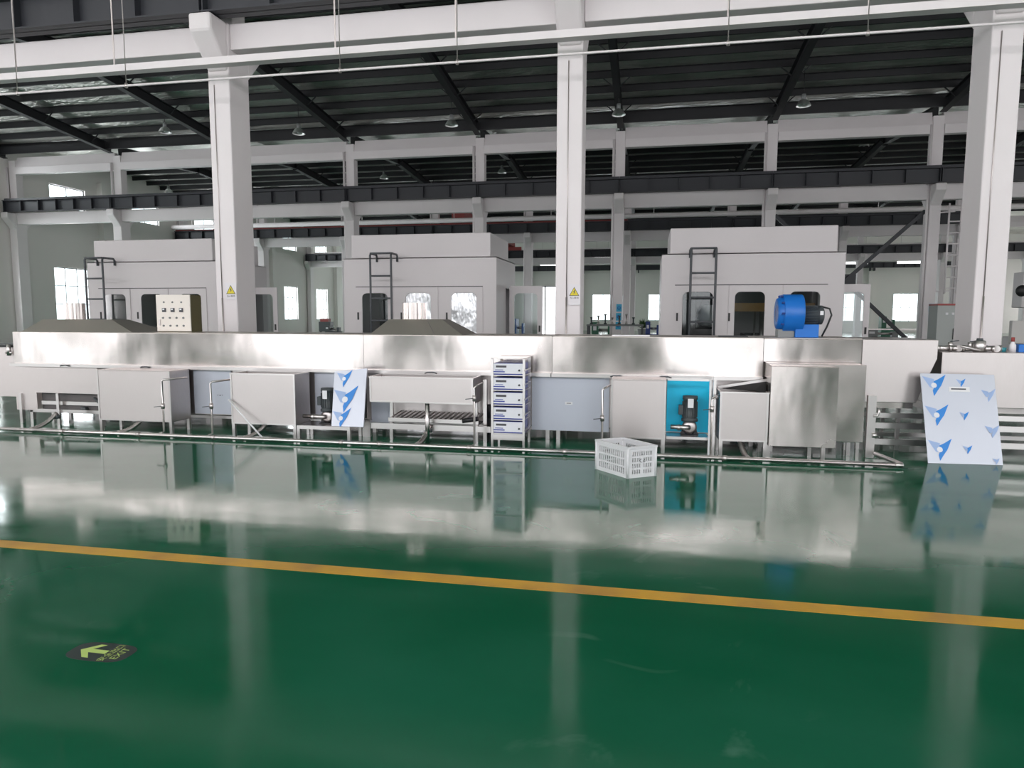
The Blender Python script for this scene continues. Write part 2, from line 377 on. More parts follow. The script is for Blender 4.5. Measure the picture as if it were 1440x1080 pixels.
for si, ks in ((1, range(-5, 4)), (2, range(-4, 4)), (3, range(-4, 5))):
    y0, y1, s = SPANS[si]; mid = (y0 + y1) / 2
    for k in ks:
        x = GX(k); m = MB('rafter')
        for a, b in ((y0 + 0.3, mid), (mid, y1 - (0.15 if si == 1 else 0.3))):
            ibeam(m, (x, a, roofz(a, y0, y1, s)), (x, b, roofz(b, y0, y1, s)), 0.24, 0.4, 0.025)
        m.prism([(mid - .012, roofz(mid, y0, y1, s) - .06), (mid + .012, roofz(mid, y0, y1, s) - .06), (mid + .012, roofz(mid, y0, y1, s) + .4), (mid - .012, roofz(mid, y0, y1, s) + .4)], 'x', x - .12, x + .12)
        # haunch towards the far column
        a = y1 - 0.45; m.prism([(a, roofz(a, y0, y1, s)), (a - 2.0, roofz(a - 2.0, y0, y1, s)), (a, roofz(a, y0, y1, s) - (0.0 if si == 1 else 0.35))], 'x', x - .1, x + .1)
        # fly braces to the purlins
        if si < 3:
            n = int((y1 - mid) / 1.23)
            for j in range(0, n, 2):
                yy = y1 - 1.45 - j * 1.23; zz = roofz(yy, y0, y1, s)
                for sx in (-1, 1): m.bar((x + sx * .05, yy, zz + .02), (x + sx * 0.55, yy, zz + .46), .035, .035)
        tag(m.build('roof_rafter'), 'dark roof rafter %s, %s' % (SPN[si], wallord(k)), 'rafter', 'roof rafters ' + SPN[si])
def purlin(y, z, label, grp):
    m = MB('purlin')
    m.prism([(y - 0.01, z), (y + 0.07, z), (y + 0.07, z + .02), (y + 0.012, z + .02), (y + 0.012, z + .24), (y - .07, z + .24), (y - .07, z + .22), (y - .01, z + .22)], 'x', XL + .02, XR - .02)
    tag(m.build('roof_purlin'), label, 'purlin', grp)
for si in (1, 2, 3):
    y0, y1, s = SPANS[si]; mid = (y0 + y1) / 2
    n = int((y1 - mid) / 1.23) + 1
    for j in range(n):
        y = y1 - 0.22 - j * 1.23
        if y < mid: continue
        purlin(y, roofz(y, y0, y1, s) + 0.401, 'long dark purlin %s, %s in front of the far row' % (SPN[si], ORD[j]), 'roof purlins ' + SPN[si])
        if si == 1:
            yy = y0 + y1 - y
            purlin(yy, roofz(yy, y0, y1, s) + 0.401, 'long dark purlin on the near slope, %s behind the near column row' % ORD[j], 'near slope purlins')
m = MB('purlin').box(XL + .02, XR - .02, 28.86, 28.9, 9.37, 9.72).box(XL + .02, XR - .02, 28.8, 28.86, 9.37, 9.385)
tag(m.build('roof_purlin'), 'long dark eaves strut just in front of the second row columns', 'purlin')
# ------------------------------------------------------------------ columns, beams, girders
ROWN = {'A': 'nearest', 'B': 'second', 'C': 'third', 'D': 'fourth'}
CT = {'A': 6.5, 'B': 6.64, 'C': 6.64, 'D': 6.64}
def column(row, k):
    Y = ROWS[row]; x = GX(k); c = CT[row]
    nm = {('A', -2): 'out of the left frame', ('A', -1): 'left with a warning sign', ('A', 0): 'middle with a warning sign', ('A', 1): 'right behind the leaning film sheet', ('A', 2): 'rightmost'}.get((row, k))
    lab = 'white concrete column of the nearest row, ' + nm if row == 'A' else 'white concrete column of the %s row, %s' % (ROWN[row], wallord(k))
    t = thing('concrete_column', (x, Y + .3, 0), lab, 'column', 'columns of the %s row' % ROWN[row])
    m = MB('paint').box(x - .2, x + .2, Y, Y + .6, 0, c + 0.0)
    m.box(x - .2, x + .2, Y + .15, Y + .55, c, 9.24)
    m.build('shaft', t, bevel=0.02)
    # corbels towards both bays
    MB('paint').prism([(Y, c - .8), (Y - .1, c - .66), (Y - .47, c - .26), (Y - .47, c), (Y, c)], 'x', x - .2, x + .2).build('corbel', t, bevel=0.045)
    MB('paint').prism([(Y + .6, c - .75), (Y + .6, c), (Y + 1.05, c), (Y + 1.05, c - .28)], 'x', x - .2, x + .2).build('corbel', t, bevel=0.02)
    if row == 'A':
        mm = MB('satin').tube([(x - .02 if k == 0 else x - .08, Y - .008, 1.9), (x - .02 if k == 0 else x - .08, Y - .008, 5.5)], .008, 6)
        mm.tube([(x - .02 if k == 0 else x - .08, Y - .012, .3), (x - .02 if k == 0 else x - .08, Y - .012, 1.9)], .014, 6)
        mm.build('earthing_strip', t)
    elif row in 'BC':
        MB('paint').tube([(x - .26, Y + .1, .1), (x - .26, Y + .1, 8.9)], .055, 8).build('downpipe', t)
    return t
COLS = {}
for row, ks in (('A', range(-2, 3)), ('B', range(-5, 4)), ('C', range(-5, 4)), ('D', range(-5, 6))):
    for k in ks: COLS[(row, k)] = column(row, k)
def girder(row, k, x0, x1, far=False):
    Y = ROWS[row] + (0.84 if far else -0.27); zb = CT[row] + 0.012; h = 0.56
    lab = ('dark grey ribbed crane girder of the nearest row, ' if row == 'A' else 'dark grey ribbed crane girder of the %s row%s, ' % (ROWN[row], ' far side' if far else ''))
    t = thing('crane_girder', ((x0 + x1) / 2, Y, zb), lab.replace('dark grey ribbed', 'dark ribbed') + wallbay(k), 'crane girder', 'crane girders')
    m = MB('dark_steel')
    m.box(x0, x1, Y - .16, Y + .16, zb, zb + .025); m.box(x0, x1, Y - .18, Y + .18, zb + h - .03, zb + h); m.box(x0, x1, Y - .01, Y + .01, zb, zb + h)
    n = int((x1 - x0) / 1.0)
    for i in range(n + 1):
        x = x0 + .03 + (x1 - x0 - .06) * i / n
        m.box(x - .01, x + .01, Y - .15, Y + .15, zb + .02, zb + h - .02)
    m.build('girder_body', t)
    MB('red' if (row == 'C' and k < 0) else 'dark_steel').box(x0, x1, Y - .04, Y + .04, zb + h, zb + h + .1).build('crane_rail', t)
for row, ks in (('A', range(-2, 2)), ('B', range(-5, 3)), ('C', range(-5, 3)), ('D', range(-5, 5))):
    for k in ks:
        Y = ROWS[row]; x0, x1 = GX(k), GX(k + 1)
        girder(row, k, x0 + (0.0 if k > -5 else -.1) + .005, x1 - .005)
        if row == 'C' and -4 < k < 0: girder(row, k, x0 + .005, x1 - .005, True)
        lo = (6.08, 6.5) if row == 'A' else (6.1, 6.66)
        tag(MB('paint').box(x0 + .205, x1 - .205, Y + .06, Y + .36, *lo).build('tie_beam', bevel=.015),
            'white concrete tie beam %s, %s' % ('under the girder of the nearest row' if row == 'A' else 'under the crane girder of the %s row' % ROWN[row], wallbay(k)), 'beam', 'lower tie beams')
        if row != 'A':
            b = MB('paint').box(x0 + .205, x1 - .205, Y + .1, Y + .4, 8.56, 8.9)
            b.prism([(Y + .16, 8.9), (Y + .5, 8.9), (Y + .5, 9.4), (Y + .3, 9.4)], 'x', x0 + .205, x1 - .205)
            tag(b.build('eaves_beam'), 'white eaves beam with sloped gutter above %s row, %s' % (ROWN[row], wallbay(k)), 'beam', 'upper eaves beams')
for i, k in enumerate(range(-5, 6)):
    x0, x1 = GX(k) + .01, GX(k + 1) - .01; zb = 6.652; m = MB('dark_steel')
    m.box(x0, x1, 77.1, 77.4, zb, zb + .03).box(x0, x1, 77.1, 77.4, zb + .5, zb + .56).box(x0, x1, 77.24, 77.26, zb, zb + .5)
    for j in range(7): m.box(x0 + j * (x1 - x0 - .02) / 6, x0 + j * (x1 - x0 - .02) / 6 + .02, 77.11, 77.39, zb, zb + .5)
    for x in (x0 + .2, x1 - .2): m.box(x - .06, x + .06, 77.3, 77.64, zb - .3, zb - .001)
    tag(m.build('crane_girder'), 'dark ribbed crane girder along the far wall, ' + wallbay(k), 'crane girder', 'crane girders')
# white service duct behind third and fourth rows
for row in 'CD':
    Y = ROWS[row] + (-1.35 if row == 'C' else .6)
    m = MB('paint').tube([(XL + .3, Y + .6, 7.42), (XR - .3, Y + .6, 7.42)], .14, 12)
    for k in range(-5, 6): m.bar((GX(k) + 1.5, Y + .6, 7.42), (GX(k) + 1.5, Y + .6, 9.7), .03)
    tag(m.build('air_duct'), 'long pale round duct hung %s column row' % ('before the third' if row == 'C' else 'behind the fourth'), 'duct')
# tray and pipe along the nearest row
ZTRAY = (Z_(200, 107, 10.26) + Z_(600, 66, 10.26) + Z_(940, 32, 10.26)) / 3
m = MB('paint'); zt = ZTRAY; Yt = 10.34
m.box(-16, 14, Yt - .08, Yt + .08, zt, zt + .008).box(-16, 14, Yt - .085, Yt - .08, zt, zt + .1).box(-16, 14, Yt + .08, Yt + .085, zt, zt + .1)
m.box(-16, 14, Yt - .085, Yt + .085, zt + .1, zt + .108)
t = thing('cable_tray', (0, Yt, zt), 'white cable tray running past the nearest columns below the beam', 'cable tray')
m.build('tray_body', t)
mb = MB('iron')
for px in (18, 157, 470, 640, 1023, 1220):
    x = X_(px, 10.3, 60)
    MB('satin').box(x - .012, x + .012, Yt - .01, Yt + .0, zt + .1, 10.3).build('hanger_rod', t)
t = thing('sprinkler_pipe', (0, 10.15, 5.5), 'thin pale pipe hung across the nearest columns under the tray', 'pipe')
za, zb2 = Z_(480, 98.5, 10.15), Z_(940, 66.7, 10.15)
zp = (za + zb2) / 2
MB('paint').tube([(-16, 10.15, zp), (14, 10.15, zp)], .017, 10).build('pipe_run', t)
for px in (22, 176, 478, 643, 1023, 1218):
    x = X_(px, 10.15, 90)
    MB('satin').tube([(x, 10.15, zp), (x, 10.15, 10.3)], .007, 6).tube([(x - .0, 10.15, zp - .035), (x, 10.15, zp + .035)], .024, 8).build('hanger_rod', t)
# bracing in the second row and the ladder on its right
t = thing('cross_brace', (GX(1) + 3, 29.75, 0), 'dark diagonal steel cross brace between two columns right of the machines', 'brace')
for (a, b) in (((GX(1) + .25, .4), (GX(2) - .25, 5.7)), ((GX(1) + .25, 5.7), (GX(2) - .25, .4))):
    MB('dark_steel').bar((a[0], 29.7 if a[1] < 1 else 29.85, a[1]), (b[0], 29.7 if a[1] < 1 else 29.85, b[1]), .13, .13).build('strut', t)
MB('dark_steel').box(GX(1) + 2.6, GX(1) + 3.4, 29.76, 29.79, 2.8, 3.3).build('gusset_plate', t)
xl = GX(2) + .42; t = thing('wall_ladder', (xl + .2, 29.2, 2.2), 'white rung ladder fixed beside a far column up to the crane rail', 'ladder')
for x in (xl, xl + .42): MB('paint').tube([(x, 29.2, 2.5), (x, 29.2, 5.9)], .035, 8).build('rail', t)
for i in range(8): MB('paint').tube([(xl, 29.2, 2.7 + .42 * i), (xl + .42, 29.2, 2.7 + .42 * i)], .028, 6).build('rung', t)
MB('paint').bar((xl + .2, 29.2, 5.6), (xl - .2, 29.5, 5.6), .05).bar((xl + .2, 29.2, 2.6), (xl - .2, 29.5, 2.6), .05).build('bracket', t)
# high-bay lamps
def lamp(x, y, z, ztop, label):
    t = thing('pendant_lamp', (x, y, z), label, 'lamp', 'high bay lamps')
    MB('lamp').lathe((x, y, z), [(.25, 0), (.245, .03), (.17, .16), (.08, .22), (.05, .23)]).build('lamp_shade', t)
    MB('grey_m').lathe((x, y, z), [(.0, .4), (.07, .4), (.08, .23), (.0, .22)], n=14).build('lamp_housing', t)
    MB('black').tube([(x, y, z + .4), (x, y, ztop)], .012, 6).build('suspension_rod', t)
    MB('white').lathe((x, y, z), [(.0, .03), (.05, .03), (.07, .09), (.04, .18), (0, .2)], n=12).build('bulb', t)
for px, py, lb in ((232, 182, 'high bay lamp hanging left of the left near column'), (420, 184, 'high bay lamp hanging right of the left near column'),
                   (635, 172, 'high bay lamp hanging midway between left and middle near columns'), (870, 157, 'high bay lamp hanging just right of the middle near column'), (1130, 144, 'high bay lamp hanging midway between middle and right near columns')):
    p = at(px, py, 26.3); lamp(p.x, p.y, p.z - .12, roofz(26.3, 10.9, 29.4, .1) + .64, lb)
for px, py, lb in ((237, 268, 'small far lamp seen over the left machine'), (540, 248, 'small far lamp above the middle machine'), (706, 240, 'small far lamp just left of the middle near column'), (1215, 203, 'small far lamp above the cross brace')):
    p = at(px, py, 38); lamp(p.x, p.y, p.z - .12, 10.17, lb)
for (px, px2, py, lb) in ((1180, 1220, 370, 'left glinting tube lamp rail'), (1262, 1300, 369, 'right glinting tube lamp rail'), (760, 782, 372, 'glinting tube lamp left of the middle column'), (836, 858, 363, 'glinting tube lamp right of the middle column')):
    a, b = at(px, py, 66), at(px2, py, 66)
    t = thing('tube_lamp', ((a.x + b.x) / 2, 66, a.z), lb + ' under the fourth row beams', 'lamp', 'far tube lamps')
    MB('tube').box(a.x, b.x, 65.9, 66.1, a.z - .1, a.z + .1).build('tube_housing', t)
    MB('satin').bar((a.x + .2, 66, a.z + .1), (a.x + .2, 66, 10.53), .03).bar((b.x - .2, 66, a.z + .1), (b.x - .2, 66, 10.53), .03).build('hanger', t)
# overhead crane in the far bay
t = thing('overhead_crane', (-11.9, 51, 7.3), 'red overhead crane bridge in the bay behind the middle machine', 'crane')
MB('red').box(-12.3, -11.5, 42.7, 59.9, 7.62, 8.3).build('bridge_girder', t)
for y in (42.84, 59.73): MB('red').box(-12.9, -10.9, y - .1, y + .1, 7.315, 7.615).build('end_carriage', t)
MB('yellow').box(-12.2, -11.6, 50, 51, 7.0, 7.615).build('hoist', t)

# ================================================================== WHITE MACHINES BEHIND
YM = 16.0
M3L = X_(930, YM, 400)
off = {n: X_(p, YM, 410) - M3L for n, p in (('d0', 949), ('d0b', 1012), ('d1', 1025), ('d1b', 1088), ('d2', 1101), ('d2b', 1164), ('w0', 960), ('w0b', 1003), ('w1', 1033.5), ('w1b', 1076), ('w2', 1110.5), ('w2b', 1153.5), ('r', 1187), ('ul', 941), ('ur', 1176), ('la', 971), ('lb', 1005))}
ZB, ZU, ZD, ZW = 3.0, 3.57, 2.29, 2.15
def machine(x0, label, style):
    x1 = x0 + off['r']; Yb = YM + 2.3
    t = thing('machining_centre', ((x0 + x1) / 2, YM + 1.15, 0), label, 'machine', 'enclosed white machines')
    b = MB('enclosure')
    dz = .32
    doors = [(x0 + off['d%d' % i], x0 + off['d%db' % i]) for i in range(3)]
    b.holes(rect(x0, x1, 0.0, ZB), [rect(a + .02, c - .02, dz, ZD - .02) for a, c in doors], YM, YM + .05, 'y')
    b.box(x0, x0 + .04, YM + .05, Yb, 0, ZB); b.box(x1 - .04, x1, YM + .05, Yb, 0, .9)
    b.box(x1 - .04, x1, YM + .05, Yb, 2.3, ZB); b.box(x1 - .04, x1, YM + .05, YM + 1.1, .9, 2.3); b.box(x1 - .04, x1, Yb - .2, Yb, .9, 2.3)
    if style == 2: b.box(x0, x1, Yb, Yb + .04, 0, ZB)
    else: b.holes(rect(x0, x1, 0, ZB), [rrect(x0 + .5, x0 + 1.4, .8, 2.2, .12), rrect(x0 + 1.9, x0 + 2.9, .8, 2.2, .12)], Yb, Yb + .04, 'y')
    b.box(x0, x1, YM, Yb, ZB - .02, ZB); b.box(x0 + .04, x1 - .04, YM + .05, Yb, 0, .06)
    b.build('body', t, bevel=0)
    ux0, ux1 = x0 + off['ul'], x0 + off['ur']
    u = MB('enclosure').box(ux0, ux1, YM + .06, Yb - .1, ZB + .001, ZU)
    u.build('upper_cover', t, bevel=.02)
    MB('gap').box(x0 + off['d0'], x0 + off['d2b'], YM - .004, YM - .001, ZD + .004, ZD + .022).build('seam_strip', t)
    for i, (a, c) in enumerate(doors):
        wa, wc = x0 + off['w%d' % i], x0 + off['w%db' % i]
        d = MB('enclosure').holes(rect(a, c, dz - .03, ZD), [rrect(wa, wc, .85, ZW, .12)], YM - .022, YM - .002, 'y').build('door', t)
        MB('black' if False else 'gap').box(wa - .1 - .03, wa - .1 + .01, YM - .035, YM - .022, 1.5, 1.68).build('door_handle', d)
        mt = 'wrap' if (style == 1 and i > 0) else 'poly'
        MB(mt).prism(rrect(wa + .005, wc - .005, .855, ZW - .005, .118), 'y', YM - .014, YM - .008).build('window_pane', d)
    # machinery inside
    g = MB('motor')
    g.box(x0 + .7, x0 + 1.35, YM + 1.0, YM + 1.9, .07, 1.15).box(x0 + .55, x0 + .7, YM + .9, YM + 1.2, .07, 2.0).box(x0 + .85, x0 + 1.3, YM + .9, YM + 1.3, 1.3, 2.35)
    g.box(x0 + 2.0, x0 + 3.4, YM + 1.2, YM + 2.0, .07, 1.2).box(x0 + 2.9, x0 + 3.5, YM + 1.3, YM + 2.1, 1.2, 2.7)
    g.box(x0 + 1.75, x0 + 3.5, YM + 1.5, YM + 1.8, 1.9, 2.6)
    g.build('machine_bed', t)
    if style == 2:
        MB('orange').box(x0 + 1.5, x0 + 3.5, YM + .95, YM + 1.15, 1.72, 1.92).build('gantry_beam', t)
        MB('pipe').tube([(x0 + 2.35, YM + 1.05, .1), (x0 + 2.35, YM + 1.05, 1.72)], .05, 10).tube([(x0 + 2.2, YM + 1.1, .1), (x0 + 2.2, YM + 1.1, 1.72)], .025, 8).build('guide_rod', t)
        MB('white').lathe((x0 + 1.15, YM + .7, 1.35), [(0, 0), (.22, .05), (.3, .25), (.2, .5), (0, .52)], n=16).build('coolant_tank', t)
        MB('black').tube([(x0 + 1.15, YM + .65, 1.85), (x0 + 1.0, YM + .6, 2.1), (x0 + .9, YM + .7, 1.8), (x0 + 1.4, YM + .6, 1.5)], .02, 6).build('hose', t)
    else:
        MB('enclosure').box(x0 + 1.6, x0 + 1.75, YM + .9, YM + 2.0, .07, 2.5).build('divider', t)
        MB('satin').tube([(x0 + 2.1, YM + .9, .1), (x0 + 2.1, YM + .9, 2.2)], .06, 10).build('guide_rod', t)
    # opened rear side door standing out to the right
    ox = x1 + .05
    d = MB('enclosure').holes(rect(ox, ox + .86, .3, 2.36), [rrect(ox + .13, ox + .73, .85, 2.18, .12)], YM + 1.3, YM + 1.34, 'y').build('side_door', t)
    MB('poly').prism(rrect(ox + .132, ox + .728, .852, 2.178, .118), 'y', YM + 1.315, YM + 1.325).build('window_pane', d)
    MB('gap').box(ox + .77, ox + .81, YM + 1.28, YM + 1.3, 1.2, 1.36).build('door_handle', d)
    # seams
    return t
m3 = machine(M3L, 'white enclosed machine on the right behind the blue blower', 2)
m2 = machine(X_(484.5, YM, 420), 'white enclosed machine in the middle, left of the middle column', 1)
m1 = machine(X_(484.5, YM, 420) - 7.35, 'white enclosed machine on the left behind the control cabinet', 0)
def ladder(x0, Y, ztop, label):
    t = thing('machine_ladder', (x0 + .28, Y, 0), label, 'ladder', 'dark ladders on the machines'); wd = off['lb'] - off['la']
    for x in (x0, x0 + wd): MB('iron').tube([(x, Y, 0), (x, Y, ztop - .05), (x, Y + .04, ztop), (x, Y + .38, ztop), (x, Y + .42, ztop - .04), (x, Y + .42, ztop - .17)], .027, 8).build('rail', t)
    z = ztop - .53 * 1
    while z > .3:
        MB('iron').tube([(x0, Y, z), (x0 + wd, Y, z)], .022, 8).build('rung', t); z -= .53
    MB('iron').tube([(x0, Y, ztop), (x0 + wd, Y, ztop)], .024, 8).build('top_bar', t)
zt3 = Z_(988, 349, 15.55)
ladder(X_(971, 15.55, 400), 15.55, zt3, 'dark ladder in front of the right white machine')
ladder(X_(521, 15.55, 400), 15.55, zt3, 'dark ladder in front of the middle white machine')
ladder(X_(121, 15.55, 400), 15.55, zt3, 'dark ladder in front of the left white machine')

# ================================================================== WASHING LINE
YT = 8.6; YB = 9.6; ZT = 1.34
def legs(mbargs, t):
    for (x, y, z) in mbargs: MB('pipe').box(x - .022, x + .022, y - .022, y + .022, 0, z).build('leg', t)
GL = 'stainless washing line sections'
def tunnel(x0, x1, label, zlow=.885, ztop=ZT, z_ledge=True, mname='steel', zbody=.30):
    t = thing('wash_tunnel', ((x0 + x1) / 2, (YT + YB) / 2, 0), label, 'washing machine', GL)
    m = MB(mname); n = max(2, int((x1 - x0) / .35)); r = random.Random(int(x0 * 31))
    # front skin with faint oil-canning, rest folded sheet
    nz = 5; vs = []; fs = []
    for j in range(nz + 1):
        for i in range(n * 2 + 1):
            x = x0 + (x1 - x0) * i / (2 * n); z = zlow + (ztop - zlow) * j / nz
            e = min(1, min(i, 2 * n - i) / 2.0) * math.sin(math.pi * j / nz)
            vs.append((x, YT - e * .006 * math.sin(x * 3.1 + r.random() * .3 + 1.3 * math.sin(x * 1.7)), z))
    w_ = 2 * n + 1
    for j in range(nz):
        for i in range(2 * n): fs.append((j * w_ + i, j * w_ + i + 1, (j + 1) * w_ + i + 1, (j + 1) * w_ + i))
    m.add(vs, fs, True)
    m.box(x0, x1, YT + .008, YB, zlow, ztop)
    m.build('cover', t, normals=False)
    MB('steel_dull').box(x0 + .005, x1 - .005, YT - .004, YB + .02, ztop, ztop + .008).build('top_sheet', t)
    if z_ledge:
        MB('pipe').box(x0, x1 - .005, YT - .09, YT + .1, .84, .884).box(x0, x1 - .005, YT - .03, YT + .1, zlow - .02, zlow).build('gutter_ledge', t)
        MB('satin').box(x0 + .02, x1 - .03, YT + .02, YB, .20, .838).build('lower_body', t)
    return t
xs1, xs2, xs3, xs4 = X_(19, YT, 490), X_(511.5, YT, 490), X_(777, YT, 490), X_(1074, YT, 490)
xs5 = X_(1213, YT, 490)
t1 = tunnel(xs1, xs2 - .004, 'long polished stainless wash tunnel at the left end under the left hood')
t2 = tunnel(xs2, xs3 - .004, 'polished stainless tunnel section behind the rack, under the middle hood')
t3 = tunnel(xs3, xs4 - .004, 'polished stainless tunnel section left of the blue blower')
# fourth section: shallower box, carries the blower
zl4 = Z_(1140, 510, YT)
t4 = thing('wash_tunnel', ((xs4 + xs5) / 2, 9.1, 0), 'stainless tunnel section carrying the blue blower', 'washing machine', GL)
MB('steel').box(xs4, xs5 - .004, YT, YB, zl4, ZT).build('cover', t4, bevel=.006)
MB('steel_dull').box(xs4 + .005, xs5 - .008, YT - .004, YB + .02, ZT, ZT + .008).build('top_sheet', t4)
MB('steel').box(xs4, xs5 - .004, YT + .05, YB, .3, zl4 - .002).build('lower_body', t4)
for t_, xa, xb in ((t1, xs1, xs2), (t2, xs2, xs3), (t3, xs3, xs4), (t4, xs4, xs5)):
    for x in (xa + .06, xb - .08):
        for y in (YT + .2, YB - .1): MB('pipe').box(x - .025, x + .025, y - .025, y + .025, 0, .2).build('leg', t_)
    MB('pipe').box(xa + .03, xb - .05, YT + .175, YT + .225, .12, .16).box(xa + .03, xb - .05, YB - .125, YB - .075, .12, .16).build('lower_rail', t_)
# latches on ledge
for t_, pxs in ((t1, (92, 205)), (t2, (606,)), (t3, (868, 935))):
    for px in pxs:
        x = X_(px, YT - .09, 516)
        MB('iron').tube([(x - .08, YT - .1, .855), (x - .04, YT - .12, .87), (x + .04, YT - .12, .87), (x + .08, YT - .1, .855)], .008, 6).build('latch', t_)
# end hopper
t5 = thing('end_hopper', (2.85, 9.1, 0), 'matt stainless tapered end hopper at the right end of the line', 'hopper')
xr = X_(1320, YT, 480); zb5 = Z_(1250, 566, YT); xbr = X_(1288, YT, 566)
zf = Z_(1250, 492, YT)
MB('satin').prism([(xs5, ZT), (xr, ZT), (X_(1318, YT, 505), Z_(1318, 505, YT)), (xbr, zb5), (xs5 + .02, zb5), (xs5, 1.0)], 'y', YT, YB).build('hopper_body', t5, bevel=.006)
MB('steel').box(xs5 + .02, xbr - .02, YT + .03, YB - .1, zb5 - .07, zb5).build('outlet_trough', t5)
for x in (xs5 + .08, xbr - .08):
    for y in (YT + .3, YB - .15): MB('pipe').box(x - .02, x + .02, y - .02, y + .02, 0, zb5 - .07).build('leg', t5)
# hoods on top
def hood(pa, pb, pc, pd, label, seam):
    zt = Z_(pb, 449, 9.1)
    y0, y1 = 8.72, 9.5; xa, xd = X_(pa, y0, 468), X_(pd, y0, 468); xb, xc = X_(pb, 8.95, 449), X_(pc, 8.95, 449)
    z0 = ZT + .009
    t = thing('exhaust_hood', ((xa + xd) / 2, 9.1, z0), label, 'hood', 'low exhaust hoods')
    m = MB('steel_dull')
    lo = [(xa, y0, z0), (xd, y0, z0), (xd, y1, z0), (xa, y1, z0)]; hi = [(xb, 8.95, zt), (xc, 8.95, zt), (xc, 9.3, zt), (xb, 9.3, zt)]
    m.add(lo + hi, [(0, 1, 5, 4), (1, 2, 6, 5), (2, 3, 7, 6), (3, 0, 4, 7), (4, 5, 6, 7), (3, 2, 1, 0)])
    m.build('hood_body', t)
    if seam:
        MB('satin').bar(Vector((X_(seam[0], 8.95, 449), 8.945, zt + .002)), Vector((X_(seam[1], y0, 468), y0 - .004, z0 + .004)), .012, .004).build('welded_seam', t)
    return zt
z1 = hood(30, 60, 157, 186, 'dull grey exhaust hood on the left end of the tunnel', None)
z2 = hood(520, 547, 622, 650, 'dull grey exhaust hood on the middle of the tunnel', (600, 611))
def duct(pa, pb, pyt, z0, label):
    x0, x1 = X_(pa, 9.12, 440), X_(pb, 9.12, 440); c = (x0 + x1) / 2; r = (x1 - x0) / 2; zt = Z_((pa + pb) / 2, pyt, 9.12)
    pts = []; n = 40
    m = MB('steel'); vs = []; fs = []
    for z in (z0 + .001, zt):
        for k in range(n):
            a = 2 * math.pi * k / n; rr = r * (1 if k % 2 else .93); vs.append((c + rr * math.cos(a), 9.12 + rr * math.sin(a), z))
    for k in range(n): fs.append((k, (k + 1) % n, (k + 1) % n + n, k + n))
    m.add(vs, fs); m.box(c - r * .5, c + r * .5, 9.0, 9.2, z0 + .001, z0 + .01)
    tag(m.build('exhaust_duct_stub'), label, 'duct', 'fluted duct stubs')
duct(95, 117, 426, z1, 'short fluted silver duct stub on the left hood')
duct(567, 600, 426, z2, 'short fluted silver duct stub on the middle hood')

# ---- left access body under T1 (front panel with dark opening)
YP = 8.5
t = thing('pump_housing', (X_(80, YP), 8.7, 0), 'stainless front casing with a dark opening at the left end', 'machine casing')
xa, xb = X_(22, YP, 545), X_(138, YP, 545); zt, zb = Z_(80, 517, YP), Z_(30, 576, YP)
oz0, oz1 = Z_(90, 586, YP), Z_(90, 553, YP); ox0, ox1 = X_(52, YP, 560), X_(137, YP, 560)
pm = MB('satin'); pm.prism([(xa, zt), (xa, zb), (ox0, zb), (ox0, oz1), (xb, oz1), (xb, zt)], 'y', YP, YP + .01); pm.build('front_panel', t)
MB('crate_dark').box(ox0, xb, YP + .09, YP + .095, .16, oz1).build('dark_inside_sheet', t)  # dark sheet standing in for the shaded inside of the opening
MB('pipe').box(ox0, xb, YP, YP + .03, Z_(90, 580, YP), Z_(90, 576, YP)).build('cross_rail', t)
MB('pipe').box(ox0, xb, YP + .04, YP + .07, Z_(90, 570, YP), Z_(90, 565, YP)).build('cross_rail', t)
MB('motor').tube([(X_(107, YP), YP + .05, Z_(107, 575, YP)), (X_(114, YP), YP + .05, Z_(107, 575, YP))], .03, 10).build('shaft_end', t)
MB('motor').tube([(X_(125, YP), YP + .05, Z_(125, 560, YP)), (X_(137, YP), YP + .05, Z_(137, 572, YP))], .02, 6).build('drive_shaft', t)
for px in (26.5, 79, 142): MB('pipe').box(X_(px, YP) - .022, X_(px, YP) + .022, YP - .03, YP, 0, Z_(px, 553, YP)).build('leg', t)
# infeed conveyor at frame edge
t = thing('infeed_conveyor', (-10.3, 9.1, 0), 'infeed conveyor running out of the frame at the far left', 'conveyor')
zi = Z_(10, 488, 8.75)
MB('satin').box(-12.2, xs1 - .01, 8.75, 9.4, .35, zi).build('side_frame', t, bevel=.005)
MB('black').box(-12.2, xs1 - .01, 8.72, 9.43, zi, zi + .03).build('belt', t)
MB('pipe').tube([(X_(13, 8.7), 8.7, Z_(13, 484, 8.7)), (X_(13, 8.7), 8.7, Z_(13, 500, 8.7))], .03, 10).tube([(X_(9, 8.7), 8.7, Z_(9, 496, 8.7)), (X_(18, 8.7), 8.7, Z_(18, 496, 8.7))], .018, 8).build('adjuster_bolt', t)
for x in (-12, -10.6, -9.4):
    for y in (8.8, 9.35): MB('pipe').box(x - .02, x + .02, y - .02, y + .02, 0, .35).build('leg', t)

